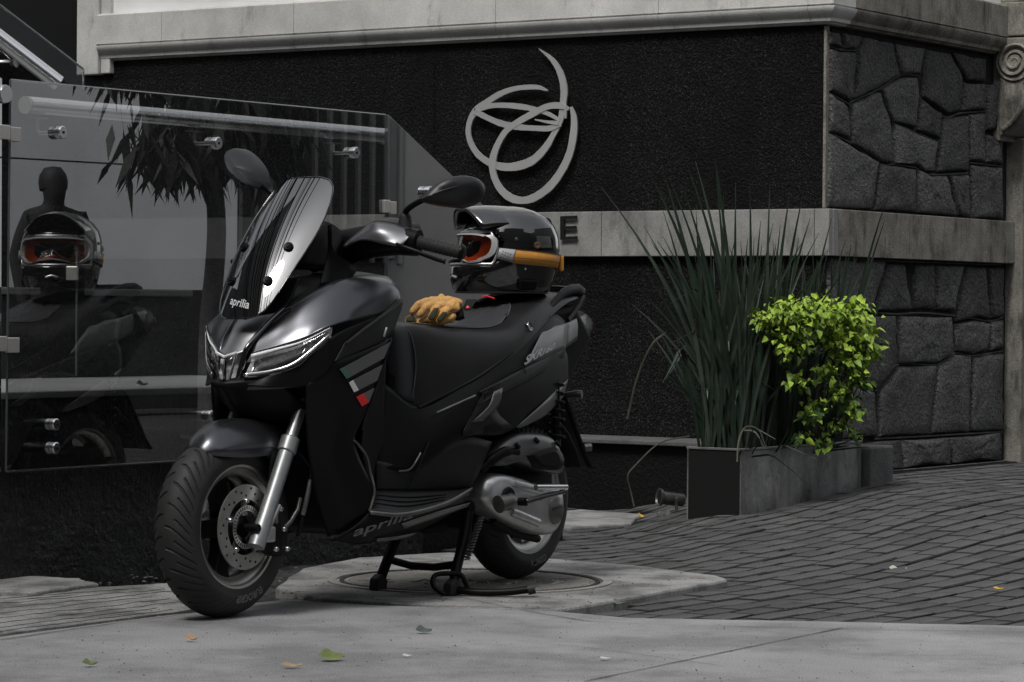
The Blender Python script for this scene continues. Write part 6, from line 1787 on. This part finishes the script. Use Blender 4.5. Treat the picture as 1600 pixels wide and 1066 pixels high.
ED = [('pel', 'che'), ('che', 'neck'), ('neck', 'jaw'), ('jaw', 'head'), ('head', 'crown'), ('che', 'sl'), ('sl', 'el'), ('el', 'wl'), ('wl', 'hl'), ('che', 'sr'), ('sr', 'er'), ('er', 'wr'), ('wr', 'hr'), ('pel', 'tl'), ('tl', 'kl'), ('kl', 'al'), ('al', 'fl'), ('pel', 'tr'), ('tr', 'kr'), ('kr', 'ar'), ('ar', 'fr')]
nm = list(J)
me = bpy.data.meshes.new('body')
me.from_pydata([J[k] for k in nm], [(nm.index(a), nm.index(b)) for a, b in ED], [])
me.materials.append(M['cloth'])
bo = bpy.data.objects.new('body', me); COL.objects.link(bo); bo.parent = pe
bo.modifiers.new('skin', 'SKIN')
if not me.skin_vertices:
    bm = bmesh.new(); bm.from_mesh(me); bm.verts.layers.skin.verify(); bm.to_mesh(me); bm.free()
for i, k in enumerate(nm):
    me.skin_vertices[0].data[i].radius = (RD[k], RD[k])
    me.skin_vertices[0].data[i].use_root = (k == 'pel')
su = bo.modifiers.new('sub', 'SUBSURF'); su.levels = 2; su.render_levels = 2
MB().lathe([(0, .11), (.06, .095), (.09, .05), (.098, 0), (.092, -.05)], (.0, 0, 1.62), (-.15, 0, 1), 20).build('hair', M['hair'], pe, smooth=180)
# overhead cables above the stair side, mirrored as lines in the windscreen
oc = empty('overhead_cables', (-4.5, 8, 0), label='bundle of black street cables strung overhead, mirrored in the windscreen', cat='cables')
random.seed(2)
for k in range(18):
    y0 = -4.0; x = random.uniform(-2.6, 2.6); z = random.uniform(4.6, 6.6)
    pts = [Vector((x + .05 * i * random.uniform(.6, 1), -9 + i * 2.4, z - .35 * math.sin(math.pi * i / 9))) for i in range(10)]
    MB().tube(spline(pts, 3), random.uniform(.015, .05), 6).build('cable', M['inner'], oc, smooth=60)

# ------------------------------------------------------------------ buildings round the street, out of view, that darken the low sky
def facade(label, p0, p1, h, depth, m, nw, nf, bands, bm_=None):
    p0, p1 = Vector((*p0, 0)), Vector((*p1, 0))
    d = (p1 - p0).normalized(); nn = Vector((-d.y, d.x, 0)); L = (p1 - p0).length
    e = empty('street_building', tuple(p0), label=label, cat='building')
    F = lambda v: d * v.x + nn * v.y + Vector((0, 0, v.z))
    MB().box(0, L, -depth, 0, -.15, h, F).build('wall', m, e)
    for f in range(nf):
        z = .9 + f * 3.0
        for k in range(nw):
            u = (k + .5) * L / nw
            MB().box(u - 1.1, u + 1.1, .001, .05, z, z + 1.7, F).build('window', M['gloss'], e)
    for z in bands: MB().box(-.2, L + .2, .001, .45, z, z + .3, F).build('balcony_slab', bm_ or M['step'], e)
    MB().box(-.2, L + .2, -depth, .3, h, h + .4, F).build('roof_edge', M['step'], e)
fm = mat('grey_street_facade', .13, .9, var=.2, vscale=1)
facade('grey four storey building across the road behind the viewer', (24, -10), (-22, -10), 11.5, 6, fm, 12, 4, (3.3, 6.3, 9.3))
facade('pale louvred building at the left end of the street, out of frame', (-13, -6), (-13, 13), 14.5, 5, fm, 5, 4, [1.2 + .85 * k for k in range(15)], M['far_wall'])
facade('grey building beyond the pale wall on the right, out of frame', (23, 24), (23, -10), 10.5, 5, fm, 8, 3, (3.3, 6.3, 9.3))

# ------------------------------------------------------------------ grit and crumbs on the pavement
random.seed(31)
gm = MB()
def grit(n, x0, x1, y0, y1, zf, r0, r1):
    for _ in range(n):
        x, y = random.uniform(x0, x1), random.uniform(y0, y1)
        r = random.uniform(r0, r1); z = zf(x, y)
        if z is None: continue
        c = Vector((x, y, z))
        vs = [c + Vector((random.uniform(.6, 1.3) * r * a, random.uniform(.6, 1.3) * r * b, random.uniform(.4, 1) * r * h)) for a, b, h in ((1, 0, .2), (0, 1, .2), (-1, 0, .2), (0, -1, .2), (0, 0, 1))]
        gm.add(vs, [(0, 1, 4), (1, 2, 4), (2, 3, 4), (3, 0, 4)], random.randrange(3))
grit(650, -1.6, 1.8, 6.4, 7.9, lambda x, y: .0 if inside(sw_poly, x, y) else None, .001, .0028)
grit(1700, -.3, 3.2, 7.6, 13.5, lambda x, y: gz(x, y) if not inside(sw_poly, x, y) and not inside(sl_poly, x, y) else None, .0015, .0045)
grit(700, -.9, .8, 7.9, 9.6, lambda x, y: .0 if inside(sl_poly, x, y) else None, .0012, .004)
grit(900, -1.8, -.4, 7.7, 9.2, lambda x, y: .002 if not inside(sw_poly, x, y) and not inside(sl_poly, x, y) and (Vector((x, y, 0)) - LO).dot(BN) > -.09 else None, .002, .008)
tag(gm.build('grit', [M['concrete_block'], M['soil'], M['concrete_block']]), 'loose grit and crumbs scattered over the pavement', 'grit', kind='stuff')
